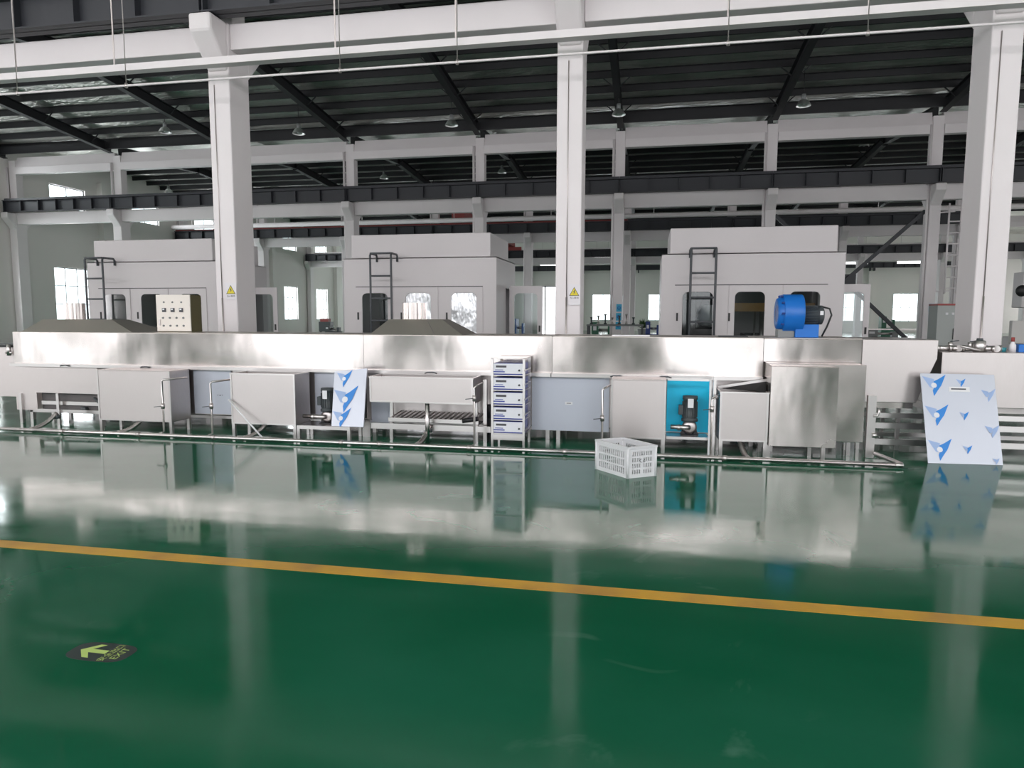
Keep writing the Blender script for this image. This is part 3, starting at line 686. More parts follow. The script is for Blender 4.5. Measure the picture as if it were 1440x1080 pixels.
# ---- tanks in front
YK = 8.1
def tank(p0, p1, pyt, pyb, label, depth=.40, open_top=True, mname='satin', legpx=None, lid=None, name='water_tank'):
    x0, x1 = X_(p0, YK, (pyt + pyb) / 2), X_(p1, YK, (pyt + pyb) / 2); zt, zb = Z_((p0 + p1) / 2, pyt, YK), Z_((p0 + p1) / 2, pyb, YK)
    t = thing(name, ((x0 + x1) / 2, YK + depth / 2, 0), label, 'tank', 'square stainless water tanks'); y1 = YK + depth; w_ = .012
    m = MB(mname)
    m.box(x0, x1, YK, YK + w_, zb, zt).box(x0, x1, y1 - w_, y1, zb, zt).box(x0, x0 + w_, YK + w_, y1 - w_, zb, zt).box(x1 - w_, x1, YK + w_, y1 - w_, zb, zt)
    m.box(x0, x1, YK, y1, zb, zb + w_)
    if not open_top: m.box(x0, x1, YK, y1, zt, zt + w_)
    m.build('tank_shell', t, bevel=.003)
    MB('pipe').box(x0 - .002, x0 + .02, YK - .006, YK - .001, zb, zt).box(x1 - .02, x1 + .002, YK - .006, YK - .001, zb, zt).box(x0 + .02, x1 - .02, YK - .006, YK - .001, zb, zb + .018).build('edge_trim', t)
    if open_top:
        MB('pipe').box(x0 - .008, x1 + .008, YK - .008, YK + .02, zt - .012, zt + .004).box(x0 - .008, x1 + .008, y1 - .02, y1 + .0, zt - .012, zt + .004).box(x0 - .008, x0 + .014, YK, y1, zt - .012, zt + .004).box(x1 - .014, x1 + .008, YK, y1, zt - .012, zt + .004).build('rim', t)
    for x in (x0 + .02, x1 - .02):
        for y in (YK + .02, y1 - .02): MB('pipe').box(x - .02, x + .02, y - .02, y + .02, 0, zb).build('leg', t)
    return t, x0, x1, zt, zb
tank(138, 240, 522, 592, 'closed square stainless tank left of the first tap pipe', open_top=False)
tk2, x0, x1, zt, zb = tank(325, 415, 526, 597, 'open topped square stainless tank with a rod leaning on it', depth=.40)
# pump carrier frame right of the open tank
xa, xb = x1 + .012, X_(492, YK, 600); zr = Z_(450, 604, YK)
t = thing('pump_stand', ((xa + xb) / 2, YK + .2, 0), 'low stainless frame carrying the left grey pump', 'frame')
MB('pipe').box(xa, xb, YK, YK + .04, zr, zr + .04).box(xa, xb, YK + .36, YK + .4, zr, zr + .04).box(xb - .04, xb, YK + .04, YK + .36, zr, zr + .04).box(xa, xa + .04, YK + .04, YK + .36, zr, zr + .04).box(xa, xb, YK + .0, YK + .4, zr + .041, zr + .046).build('deck', t)
for x in (xa + .02, xb - .02):
    for y in (YK + .02, YK + .38): MB('pipe').box(x - .02, x + .02, y - .02, y + .02, 0, zr).build('leg', t)
zdeck = zr + .047
def pump(px, py_top, py_bot, Y, zfoot, label, side=-1, pipe_to=None):
    x = X_(px, Y, (py_top + py_bot) / 2); zt = Z_(px, py_top, Y); zv = Z_(px, py_bot, Y)
    t = thing('water_pump', (x, Y, zfoot), label, 'pump', 'grey upright water pumps')
    rv = .085; zc = max(zv, zfoot + rv + .01)
    MB('satin').lathe((x, Y - .05, zc), [(0, 0), (.05, 0), (rv, .02), (rv, .09), (.05, .11), (0, .11)], 'y', 24).build('volute_casing', t)
    m = MB('motor'); zb = zc + rv * .8
    m.lathe((x, Y, zb), [(0, 0), (.095, 0), (.095, .03), (.078, .04), (.078, zt - zb - .05), (.088, zt - zb - .045), (.085, zt - zb - .005), (0, zt - zb)], 'z', 24)
    for k in range(16):
        a = 2 * math.pi * k / 16; m.bar((x + .08 * math.cos(a), Y + .08 * math.sin(a), zb + .05), (x + .08 * math.cos(a), Y + .08 * math.sin(a), zt - .07), .006, .018, (math.cos(a), math.sin(a), 0))
    m.build('motor_body', t)
    h = zt - zb
    MB('motor').box(x - .13, x - .075, Y - .05, Y + .05, zb + h * .25, zb + h * .62).build('terminal_box', t, bevel=.006)
    MB('white').box(x - .03, x + .035, Y - .092, Y - .089, zb + h * .55, zb + h * .9).build('rating_plate', t)
    m = MB('black').bar((x - .05, Y, zc - .02), (x - .08, Y, zfoot + .002), .03, .05).bar((x + .05, Y, zc - .02), (x + .08, Y, zfoot + .002), .03, .05).box(x - .1, x + .1, Y - .06, Y + .06, zfoot + .001, zfoot + .012)
    m.build('foot', t)
    if pipe_to is not None:
        MB('pipe').tube([(x, Y - .06, zc), (x - .05, Y - .08, zc), (pipe_to, Y - .08, zc + .005)], .028, 12).tube([(pipe_to + (x - pipe_to) * .35, Y - .08, zc), (pipe_to + (x - pipe_to) * .5, Y - .08, zc)], .036, 12).build('suction_pipe', t)
    return t
pump(461, 545, 586, 8.33, zdeck, 'grey upright pump left of the leaning blue-marked sheet', pipe_to=x1 + .03)
# film covered body panels (part of the tunnel fronts)
def filmpanel(pa, pb, pt, pb_, Y, label, parent, mname='film', tick=None):
    xa, xb = X_(pa, Y, 550), X_(pb, Y, 550); zt, zb = Z_((pa + pb) / 2, pt, Y), Z_((pa + pb) / 2, pb_, Y)
    m = MB(mname).box(xa, xb, Y, Y + .012, zb, zt)
    if tick:
        m.mat('ink'); x, z = X_(tick[0], Y, tick[1]), Z_(tick[0], tick[1], Y)
        for i in range(3): m.box(x - .05 + i * .035, x - .03 + i * .035, Y - .001, Y, z - .006 * (i % 2), z + .008)
    o = m.build('film_covered_panel', parent); o['label'] = label; return o
filmpanel(273, 326, 521, 582, YT, 'pale blue film covered panel', t1, tick=(310, 556))
filmpanel(443, 472, 523, 590, YT, 'pale film covered panel', t1, 'film_white')
filmpanel(522, 551, 530, 594, YT, 'pale blue film covered panel', t2)
p = filmpanel(748, 857, 531, 606, YT, 'wide pale blue film covered panel with small label', t2)
x, z = X_(799, YT - .003, 567), Z_(799, 567, YT)
lb = MB('white').box(x - .04, x + .055, YT - .004, YT - .001, z - .018, z + .018); lb.mat('ink').box(x - .02, x + .035, YT - .005, YT - .004, z - .004, z + .004); lb.build('panel_label', p)
# leaning sheet with blue marks, left
def mark(m, P0, ux, uz, s, full=True, faded=False):
    "printed kite-shaped mark: P0 upper left corner, ux right, uz down, s = size"
    def q(a, b): return P0 + ux * (a * s) + uz * (b * s)
    m.mat('blue_print2'); m.quad(q(0, .08), q(.5, .22), q(.42, .62), q(.3, .6))
    m.mat('blue_print2' if faded else 'blue_print'); m.quad(q(1, 0), q(.78, .5), q(.62, .72), q(.44, 1.0), q(.40, .75), q(.48, .55), q(.46, .32), q(.66, .22))
    if full: m.mat('box_white'); c = q(.47, .5); n = 12; m.quad(*[c + (ux * math.cos(2 * math.pi * k / n) + uz * math.sin(2 * math.pi * k / n)) * s * .12 - ux.cross(uz).normalized() * .0006 for k in range(n)])
def leaning(name, c4, label, marks, mname, edge, extra=None):
    "c4: world corners TL, TR, BR, BL (front face)"
    TL, TR, BR, BL = c4; nrm = (TR - TL).cross(BL - TL).normalized()
    if nrm.y > 0: nrm = -nrm
    back = -nrm * edge
    m = MB(mname); m.add([TL, TR, BR, BL, TL + back, TR + back, BR + back, BL + back], [(0, 3, 2, 1), (4, 5, 6, 7), (0, 1, 5, 4), (1, 2, 6, 5), (2, 3, 7, 6), (3, 0, 4, 7)])
    ux = (TR - TL); uz = (BL - TL); W_ = ux.length; H_ = uz.length; uxn, uzn = ux.normalized(), uz.normalized()
    for (u, v, s, full) in marks:
        mark(m, TL + ux * u + uz * v + nrm * .0012, uxn, uzn, s, full, u > .75)
    if extra: extra(m, TL, ux, uz, nrm)
    tag(m.build(name, normals=False), label, 'sheet', 'film-covered metal sheets')
Yb_, Yt_ = YK + .0, 8.24
zfr = zr + .047
BLc = at(466, 600, 8.12); BRc = at(511, 598, 8.12); k = zfr + .001
BLc.z = BRc.z = k
TLc, TRc = at(470.5, 522.5, 8.32), at(516, 518, 8.32)
leaning('coated_panel', (TLc, TRc, BRc, BLc), 'blue-printed metal sheet leaning beside the left pump', [(.08, -.0, .22, True), (.02, .30, .34, True), (.02, .70, .25, True)], 'film', .022)
# leaning sheet right
BLc, BRc = at(1304, 652, 8.16), at(1407, 653, 8.2); BLc.z = BRc.z = .002
BLc = Vector((3.07, 8.15, .002)); BRc = Vector((3.83, 8.2, .002))
TLc, TRc = at(1294, 525, 8.46), at(1398, 527, 8.5)
def ex(m, TL, ux, uz, nrm):
    def q(a, b, o): return TL + ux * a + uz * b + nrm * o
    m.mat('white').quad(q(.37, .145, .002), q(.65, .145, .002), q(.65, .2, .002), q(.37, .2, .002))
    m.mat('ink').quad(q(.40, .163, .0028), q(.60, .163, .0028), q(.60, .178, .0028), q(.40, .178, .0028))
leaning('coated_panel', (TLc, TRc, BRc, BLc), 'large blue-printed metal sheet leaning at the right end of the line',
        [(.02, .01, .25, True), (.02, .345, .25, True), (.02, .725, .25, True), (.48, .05, .1, False), (.48, .42, .1, False), (.48, .79, .1, False), (.80, .16, .15, False), (.80, .56, .15, False), (.86, .92, .07, False)], 'film_white', .006, ex)

# ---- hopper conveyor tub (middle)
tt, x0, x1, zt, zb = tank(520, 665, 531, 567, 'long shallow stainless feed tub left of the device rack', depth=.40, name='feed_tub')
for c in list(tt.children):
    if c.name.startswith('leg'): bpy.data.objects.remove(c)
xm = X_(600, YK, 590)
for (x, y) in ((x0 + .15, YK + .37), (x1 - .05, YK + .37)): MB('pipe').box(x - .02, x + .02, y - .02, y + .02, 0, zb).build('leg', tt)
MB('pipe').tube([(xm, YK + .03, 0), (xm, YK + .03, zb)], .028, 12).build('leg', tt)
MB('pipe').box(X_(680, 8.4, 580) , X_(685, 8.4, 580), 8.38, 8.42, 0, .8).build('leg', tt)
t = thing('slat_conveyor', (xm, 8.85, 0), 'slatted conveyor bed under the feed tub', 'conveyor')
c0, c1 = X_(557, 8.56, 585), X_(680, 8.56, 585)
zc0, zc1 = Z_(600, 588, 8.33), Z_(600, 577, 8.33)
Yc0, Yc1 = 8.3, 8.58
MB('pipe').box(c0, c1, Yc0 - .02, Yc0, zc0 - .05, zc0).build('side_rail', t)
m = MB('satin')
n = 18
for i in range(n):
    x = c0 + (c1 - c0) * i / n; m.bar((x, Yc0, zc0 - .02), (x + .07, Yc1, zc0 + .05), .022, .01)
o = m.build('slats', t)
MB('crate_dark').box(c0, c1, Yc0, Yc1, zc0 - .06, zc0 - .05).build('under_tray', t)
for x in (c0 + .03, c1 - .03): MB('pipe').box(x - .02, x + .02, Yc0, Yc0 + .04, 0, zc0 - .06).build('leg', t)
MB('pipe').box(X_(522, 8.25, 600), X_(690, 8.25, 600), 8.24, 8.28, Z_(600, 605, 8.25), Z_(600, 597, 8.25)).build('cross_rail', t)
MB('black').tube([(X_(650, 8.28), 8.28, Z_(650, 592, 8.28)), (X_(672, 8.28), 8.28, Z_(672, 589, 8.28))], .03, 10).build('drive_motor', t)
MB('pipe').box(X_(510, 8.45, 600), X_(521, 8.45, 600), 8.44, 8.5, 0, Z_(515, 590, 8.45)).build('leg', t)

# ---- device rack
x0, x1 = X_(690.5, YK, 560), X_(738, YK, 560); d = .42; zt = Z_(715, 504, YK)
t = thing('device_rack', ((x0 + x1) / 2, YK + d / 2, 0), 'tall narrow steel rack of five white and indigo units', 'rack')
for x in (x0, x1 - .028):
    for y in (YK, YK + d - .028): MB('pipe').box(x, x + .028, y, y + .028, 0, zt).build('post', t)
MB('pipe').box(x0, x1, YK, YK + d, zt - .006, zt + .004).build('top_plate', t)
ypx = [(511, 527), (531.5, 548), (552, 569), (573, 589.5), (593, 609)]
for i, (a, b) in enumerate(ypx):
    za, zb = Z_(715, a, YK), Z_(715, b, YK); s = .002
    MB('pipe').box(x0 + .002, x1 - .002, YK + .03, YK + d - .03, zb - .012, zb - .004).box(x0 + .002, x1 - .002, YK - .002, YK + .0, zb - .014, zb - .004).build('shelf', t)
    u = thing('ultrasonic_generator', ((x0 + x1) / 2, YK + d / 2, zb), 'white-fronted generator unit on %s of the rack' % ['the top shelf', 'the second shelf from the top', 'the middle shelf', 'the second shelf from the bottom', 'the bottom shelf'][i], 'generator', 'stacked generator units in the rack')
    bx0, bx1 = x0 + .03, x1 - .03
    MB('box_blue').box(bx0, bx1, YK + .012, YK + d - .03, zb - .003, za).build('case', u, bevel=.003)
    f = MB('box_white').box(bx0, bx1, YK + .004, YK + .012, zb + .012, za - .004)
    f.mat('ink').box(bx0 + .03, bx0 + .16, YK + .003, YK + .004, zb + (za - zb) * .62, zb + (za - zb) * .8)
    f.mat('box_blue').box(bx0 + .0, bx0 + .14, YK + .003, YK + .004, zb + (za - zb) * .2, zb + (za - zb) * .3)
    f.mat('box_blue').box(bx0 + .02, bx0 + .12, YK + .003, YK + .004, zb + (za - zb) * .38, zb + (za - zb) * .44)
    f.build('front_plate', u)
    MB('motor').lathe((bx1 - .04, YK - .008, zb + (za - zb) * .4), [(0, 0), (.012, 0), (.012, .012)], 'y', 12).build('knob', u)
MB('pipe').box(x0, x1, YK - .002, YK + .02, Z_(715, 619, YK), Z_(715, 611, YK)).build('lower_crossbar', t)
for z in [Z_(740, q, YK) for q in (521, 541, 562, 584, 606)]: MB('pipe').box(x1 - .01, x1 + .004, YK, YK + d, z - .006, z + .006).build('side_bar', t)
x = X_(687, 8.45, 585)
t = thing('small_black_motor', (x, 8.5, .25), 'small black motor between the feed tub and the rack', 'motor')
MB('black').lathe((x, 8.5, .3), [(0, 0), (.05, 0), (.05, .15), (.03, .17), (0, .17)], n=16).build('motor_body', t)
MB('black').box(x - .05, x + .03, 8.46, 8.54, .0, .3).build('bracket', t)

# ---- striped cabinet, cyan bay, tank, tall cabinet
tank(859, 936, 535, 617, 'closed stainless cabinet tank left of the cyan panel', open_top=False, name='cabinet_tank')
YC = 8.38
t = thing('cyan_bay_frame', (X_(970, YC), 8.3, 0), 'stainless frame with a bright cyan film-covered back panel', 'frame')
xa, xb = X_(940, YC, 570), X_(998, YC, 570)
MB('cyan').box(xa - .02, xb, YC + .02, YC + .03, Z_(970, 608, YC), Z_(970, 536, YC)).build('cyan_panel', t)
xr0 = X_(997, YK, 570)
MB('white').box(xr0, xr0 + .022, YK, YK + .022, 0, Z_(998, 534, YK)).build('post', t)
MB('pipe').box(X_(1003, YK, 570), X_(1007, YK, 570), YK + .04, YK + .08, 0, Z_(1003, 530, YK)).build('post', t)
zs = Z_(970, 616, YK)
xl_ = X_(936, YK, 600) + .012
MB('pipe').box(xl_, xr0, YK, YK + .3, zs, zs + .012).box(xl_, xr0, YK - .0, YK + .03, zs - .02, zs).box(xl_, xr0, YK + .02, YK + .04, Z_(970, 536, YK), Z_(970, 533, YK)).build('deck', t)
pump(970, 556, 600, 8.24, zs + .012, 'grey upright pump in front of the cyan panel', pipe_to=X_(943, 8.16, 600))
# open tank with lid
tk, x0, x1, zt, zb = tank(1012, 1080, 552, 621, 'small open stainless tank with a raised dark lid', depth=.40)
lz = Z_(1040, 533, YT - .1)
la, lb_, lc, ld = at(1016, 546, 8.46), at(1077, 536, 8.46), at(1078, 555, 8.2), at(1060, 549, 8.3)
MB('black').add([la, lb_, lc, ld] + [q + Vector((0, .01, -.004)) for q in (la, lb_, lc, ld)], [(0, 1, 2, 3), (4, 5, 6, 7), (0, 1, 5, 4), (1, 2, 6, 5), (2, 3, 7, 6), (3, 0, 4, 7)]).build('lid', tk)
MB('pipe').bar(la + Vector((-.05, 0, .012)), lb_ + Vector((0, 0, .012)), .014, .03).build('lid_edge', tk)
MB('pipe').tube([(x0 - .01, YK + .04, zt - .08), (x0 - .1, YK + .02, zt - .07)], .012, 8).build('inlet_pipe', tk)
x0, x1 = X_(1083, 8.05, 570), X_(1178, 8.05, 570); xq = X_(1216, 8.25, 570); zt, zb = Z_(1130, 516, 8.05), Z_(1130, 629, 8.05)
zt2, zb2_ = Z_(1190, 513, 8.25), Z_(1190, 622, 8.25)
t = thing('tall_cabinet', ((x0 + xq) / 2, 8.3, 0), 'tall brushed stainless cabinet with an overlapping door panel', 'cabinet')
MB('steel').box(x0 + .01, xq, 8.25, 8.58, zb2_, zt2).build('cabinet_body', t, bevel=.006)
MB('steel').box(x0, x1, 8.05, 8.07, zb, zt).box(x0, x0 + .02, 8.07, 8.25, zb, zt).box(x1 - .02, x1, 8.07, 8.25, zb, zt).box(x0, x1, 8.07, 8.25, zt - .01, zt).build('door_panel', t, bevel=.004)
for x, y, z in ((x0 + .02, 8.2, zb), (x1 - .12, 8.1, zb), (xq - .1, 8.45, zb2_), (x0 + .1, 8.5, zb2_), (x1 - .22, 8.3, zb2_)): MB('pipe').box(x - .02, x + .02, y - .02, y + .02, 0, z + .01).build('leg', t)
# right end post with hook handle
Yp = 8.3; xa = X_(1219, Yp, 600)
t = thing('valve_stand', (xa + .04, Yp, 0), 'stainless post with a hooked handle right of the tall cabinet', 'stand')
MB('pipe').box(xa, xa + .09, Yp, Yp + .06, 0, Z_(1222, 556, Yp)).build('post', t, bevel=.004)
MB('pipe').tube([at(1228, 585, Yp), at(1234, 585, Yp), at(1236, 580, Yp), at(1236, 575, Yp)], .014, 8).build('handle', t)
MB('pipe').tube([at(1226, 612, Yp), at(1232, 612, Yp)], .03, 10).build('flange', t)

# ---- floor pipe and taps
YPp = 7.8; zc = .035
t = thing('floor_water_pipe', (-4, YPp, 0), 'long thin stainless water pipe lying on the floor before the line', 'pipe')
MB('pipe').tube([(-12, YPp, zc), (2.62, YPp, zc)], .024, 12).build('pipe_run', t)
MB('pipe').tube([(2.62, YPp, zc), (2.69, YPp + .01, zc), (2.70, YPp + .06, zc), (2.56, 8.26, zc + .03)], .024, 12).build('return_bend', t)
for px in (88, 195, 300, 480, 534, 660, 795, 1020): 
    x = X_(px, YPp, 620); MB('satin').tube([(x - .025, YPp, zc), (x + .025, YPp, zc)], .031, 12).build('coupling', t)
def tap(px, py_top, px_end, py_valve, Y, label):
    x = X_(px, Y, 580); zt = Z_(px, py_top, Y); xe = X_(px_end, Y + .25, py_top); zv = Z_(px, py_valve, Y)
    t = thing('tap_pipe', (x, Y, 0), label, 'tap', 'thin tap pipes')
    MB('pipe').tube([(x, YPp + .05, zc + .02), (x, Y, .06), (x, Y, zt - .02), (x + .02, Y, zt), (xe, Y + .25, zt + .01)], .013, 10).build('riser', t)
    MB('satin').tube([(x, Y, zv - .035), (x, Y, zv + .035)], .024, 10).build('valve_body', t)
    MB('motor').bar((x - .01, Y - .03, zv), (x - .1, Y - .04, zv - .01), .02, .008).build('valve_handle', t)
tap(229.5, 534, 263, 571, 7.93, 'thin tap pipe beside the closed left tank')
tap(297.5, 537, 323, 571, 7.93, 'thin tap pipe just left of the open square tank')
tap(667, 543, 678, 560, 7.93, 'thin tap pipe at the right end of the feed tub')
tap(847, 546, 858, 588, 7.93, 'thin tap pipe left of the striped cabinet tank')
tap(1001, 560, 1012, 575, 7.93, 'thin tap pipe right of the cyan panel')
t_ = MB('white').tube([at(321.5, 562, 8.06), (X_(370, 7.9, 606), 7.9, .02)], .011, 8)
tag(t_.build('leaning_rod'), 'thin white rod leaning on the open square tank', 'rod')
def drain(px, py, label, dx=-.12, ztop=.18):
    p = at(px, py, 8.0); t = thing('drain_hose', (p.x, 8.0, 0), label, 'hose', 'ribbed drain hoses')
    pts = []; rs = []
    for i in range(17):
        u = i / 16; pts.append((p.x + dx * u, 8.22 - .34 * u, ztop * (1 - u) ** 2 + .03)); rs.append(.024 if i % 2 else .032)
    MB('satin').tube(pts, rs, 10).build('ribbed_tube', t)
    MB('motor').lathe((p.x, 8.22, ztop - .05), [(0, 0), (.04, 0), (.04, .05), (0, .05)], n=10).build('clamp', t)
drain(62, 596, 'ribbed drain hose under the left front casing', -.1)
drain(188, 600, 'ribbed drain hose under the closed left tank', -.14)
drain(366, 611, 'ribbed drain hose with blue tape under the open square tank', -.15)
drain(596, 612, 'ribbed drain hose under the feed tub', -.05)
drain(1042, 628, 'ribbed drain hose under the small open tank', .06)

def puddle(px0, px1, py, wy, label, seed):
    a, b = onfloor(px0, py), onfloor(px1, py); c = (a + b) / 2; hx = (b.x - a.x) / 2; r = random.Random(seed); n = 36; ph = [r.random() * 6.28 for _ in range(3)]
    pts = []
    for i in range(n):
        q = 2 * math.pi * i / n; e = 1 + .18 * math.sin(3 * q + ph[0]) + .12 * math.sin(5 * q + ph[1]) + .07 * math.sin(9 * q + ph[2])
        pts.append((c.x + hx * e * math.cos(q), c.y + wy * e * math.sin(q)))
    tag(MB('water').prism(pts, 'z', .0004, .0016).build('water_puddle'), label, 'puddle', 'puddles along the floor pipe')
def onfloor(px, py):
    d = ray(px, py); t_ = -EYE / d[2]; return Vector((d[0] * t_, d[1] * t_, 0))
puddle(318, 400, 609, .16, 'shallow puddle under the open square tank', 1)
puddle(530, 640, 603, .22, 'shallow puddle under the feed tub', 2)
puddle(615, 690, 632, .05, 'thin wet streak before the floor pipe at the feed tub', 3)
puddle(760, 810, 637, .04, 'thin wet streak before the floor pipe left of the crate', 4)
puddle(925, 1010, 647, .05, 'thin wet streak right of the crate', 5)
puddle(1095, 1190, 641, .14, 'shallow puddle under the tall cabinet', 6)
puddle(1180, 1280, 657, .05, 'wet streak at the bend of the floor pipe', 7)
# ---- blower on the tunnel
Yv = 9.05; zb = ZT + .009
xa, xb, xm2 = X_(1092, Yv, 440), X_(1127, Yv, 440), X_(1119, Yv, 470)
t = thing('centrifugal_blower', ((xa + xb) / 2, Yv, zb), 'bright blue centrifugal blower with black motor on the tunnel top', 'blower')
zc_ = Z_(1110, 441, Yv); R = Z_(1110, 414, Yv) - zc_
m = MB('blue'); m.lathe((xa + .06, Yv, zc_), [(0, 0), (R * .97, 0), (R, .01), (R, xb - xa - .07), (R * .97, xb - xa - .06), (0, xb - xa - .06)], 'x', 40)
m.box(xa + .06, xb, Yv + .05, Yv + R, zc_ - R * .2, zc_ + R * .98)
m.build('volute_housing', t)
m = MB('blue').lathe((xa, Yv, zc_), [(R * .45, 0), (R * .8, .0), (R * .86, .06), (R * .86, .07)], 'x', 30); m.mat('blue_dark')
for k in range(10):
    a = 2 * math.pi * k / 10; m.lathe((xa + .045, Yv + R * .93 * math.cos(a), zc_ + R * .93 * math.sin(a)), [(0, -.02), (.012, -.02), (.012, .02)], 'x', 8)
m.mat('blue_dark').lathe((xa + .002, Yv, zc_), [(0, .01), (R * .45, .0)], 'x', 24); m.build('inlet_ring', t)
bx0, bx1, bz = X_(1118, Yv - .12, 465), X_(1151, Yv - .12, 465), Z_(1130, 456, Yv)
MB('blue').box(bx0, bx1, Yv - .14, Yv + .14, zb, bz).build('motor_base', t, bevel=.006)
MB('grey_m').box(X_(1092, Yv, 470), bx0 - .005, Yv - .1, Yv + .1, zb, Z_(1100, 463, Yv)).build('housing_foot', t)
mx0, mx1 = xb + .001, X_(1158, Yv, 440); zm = Z_(1140, 443, Yv); rm = bz and (zm - bz)
rm = zm - bz - .004
m = MB('motor').lathe((mx0, Yv, zm), [(0, 0), (rm, 0), (rm, (mx1 - mx0) * .72), (rm * 1.06, (mx1 - mx0) * .73), (rm * 1.06, (mx1 - mx0) * .92), (rm * .7, mx1 - mx0), (0, mx1 - mx0)], 'x', 28)
for k in range(20):
    a = 2 * math.pi * k / 20; m.bar((mx0 + .01, Yv + rm * math.cos(a), zm + rm * math.sin(a)), (mx0 + (mx1 - mx0) * .7, Yv + rm * math.cos(a), zm + rm * math.sin(a)), .005, .014, (0, math.cos(a), math.sin(a)))
m.build('motor_body', t)
MB('white').box(mx0 + (mx1 - mx0) * .75, mx0 + (mx1 - mx0) * .9, Yv - rm * 1.08, Yv - rm * 1.04, zm + .0, zm + rm * .45).build('rating_plate', t)
MB('black').tube([(mx1 - .03, Yv - .05, zm + rm * .9), (mx1 + .05, Yv - .08, zm + rm * .7), (mx1 + .075, Yv - .08, zm), (mx1 + .03, Yv - .07, zm - rm * 1.3), (mx1 - .02, Yv - .05, zb + .01)], .011, 8).build('cable', t)
# ---- control cabinet on the tunnel
Yc = 9.12; xa, xb = X_(220, Yc, 440), X_(267.5, Yc, 440); zt = Z_(243, 414.5, Yc); zb = ZT + .009
t = thing('control_cabinet', ((xa + xb) / 2, Yc + .12, zb), 'cream control cabinet with rows of buttons standing on the tunnel', 'control cabinet')
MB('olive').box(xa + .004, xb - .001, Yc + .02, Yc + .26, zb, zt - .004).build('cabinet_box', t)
d_ = MB('cream').box(xa, xb, Yc, Yc + .018, zb + .01, zt).build('door', t, bevel=.004)
def cpos(px, py): return at(px, py, Yc)
for px, py in ((230.5, 425), (242.5, 425), (255, 425)):
    c = cpos(px, py); MB('grey_m').lathe((c.x, Yc - .012, c.z), [(0, 0), (.011, 0), (.013, .012)], 'y', 12).build('indicator_lamp', d_)
for px, py in ((231, 436), (243, 436), (255, 436)):
    c = cpos(px, py); mm = MB('ink').box(c.x - .03, c.x + .03, Yc - .012, Yc, c.z - .03, c.z + .03); mm.mat('white').box(c.x - .022, c.x + .01, Yc - .013, Yc - .012, c.z - .0, c.z + .022); mm.build('meter', d_)
for py, xs in ((447, (229.5, 239, 248.5, 258)), (458, (230.5, 240, 249, 258.5))):
    for px in xs:
        c = cpos(px, py); MB('grey_m').lathe((c.x, Yc - .015, c.z), [(0, 0), (.013, 0), (.016, .015)], 'y', 12).build('push_button', d_)
c = cpos(225, 453); MB('satin').box(c.x - .01, c.x + .012, Yc - .012, Yc, c.z - .05, c.z + .04).build('door_lock', d_)
# loose strips on the tunnel top
for (a, b, py, mt, lb) in ((861, 914, 472.5, 'white', 'white plastic strip lying on the tunnel top'), (1010, 1050, 473.5, 'black', 'dark strip lying on the tunnel top left of the blower')):
    p, q = at(a, py, 8.9), at(b, py, 8.9)
    tag(MB(mt).box(p.x, q.x, 8.78, 8.95, ZT + .009, ZT + .025).build('loose_strip'), lb, 'strip')

# ---- right bench, conveyor rails and fittings
Yr = 8.62; xa = X_(1323, Yr, 530); zt, zb = Z_(1400, 496, Yr), Z_(1400, 574, Yr)
t = thing('receiving_trough', (xa + 1.2, 9.1, 0), 'pale stainless receiving trough behind the right leaning sheet', 'trough')
MB('satin').box(xa, 6.5, Yr, Yr + .9, zb, zt).build('trough_body', t, bevel=.006)
MB('satin').box(xa, 6.5, Yr + .25, Yr + .88, zb - .09, zb - .002).build('under_channel', t)
for x in (4.9, 6.4):
    for y in (Yr + .1, Yr + .8): MB('pipe').box(x - .025, x + .025, y - .025, y + .025, 0, zb - .09).build('leg', t)
t = thing('outfeed_frame', (4, 9.2, 0), 'low stainless rail frame running right under the end hopper', 'frame')
xf0 = X_(1228, 8.75, 600)
for (py0, py1, y) in ((581, 588, 8.78), (595, 603, 8.75), (618, 626, 8.72)):
    x1_ = 6.5 if py0 != 618 else 6.4
    MB('pipe').box(xbr + .03 if False else xf0, x1_, y, y + .04, Z_(1260, py1, y), Z_(1260, py0, y)).build('rail', t)
for x in (5.2, 6.3): MB('pipe').box(x - .02, x + .02, 8.83, 8.87, 0, .5).build('leg', t)
MB('pipe').box(xf0, 6.4, 9.3, 9.34, .1, .15).box(xf0, 6.4, 9.3, 9.34, .35, .4).build('rear_rail', t)
r = random.Random(3)
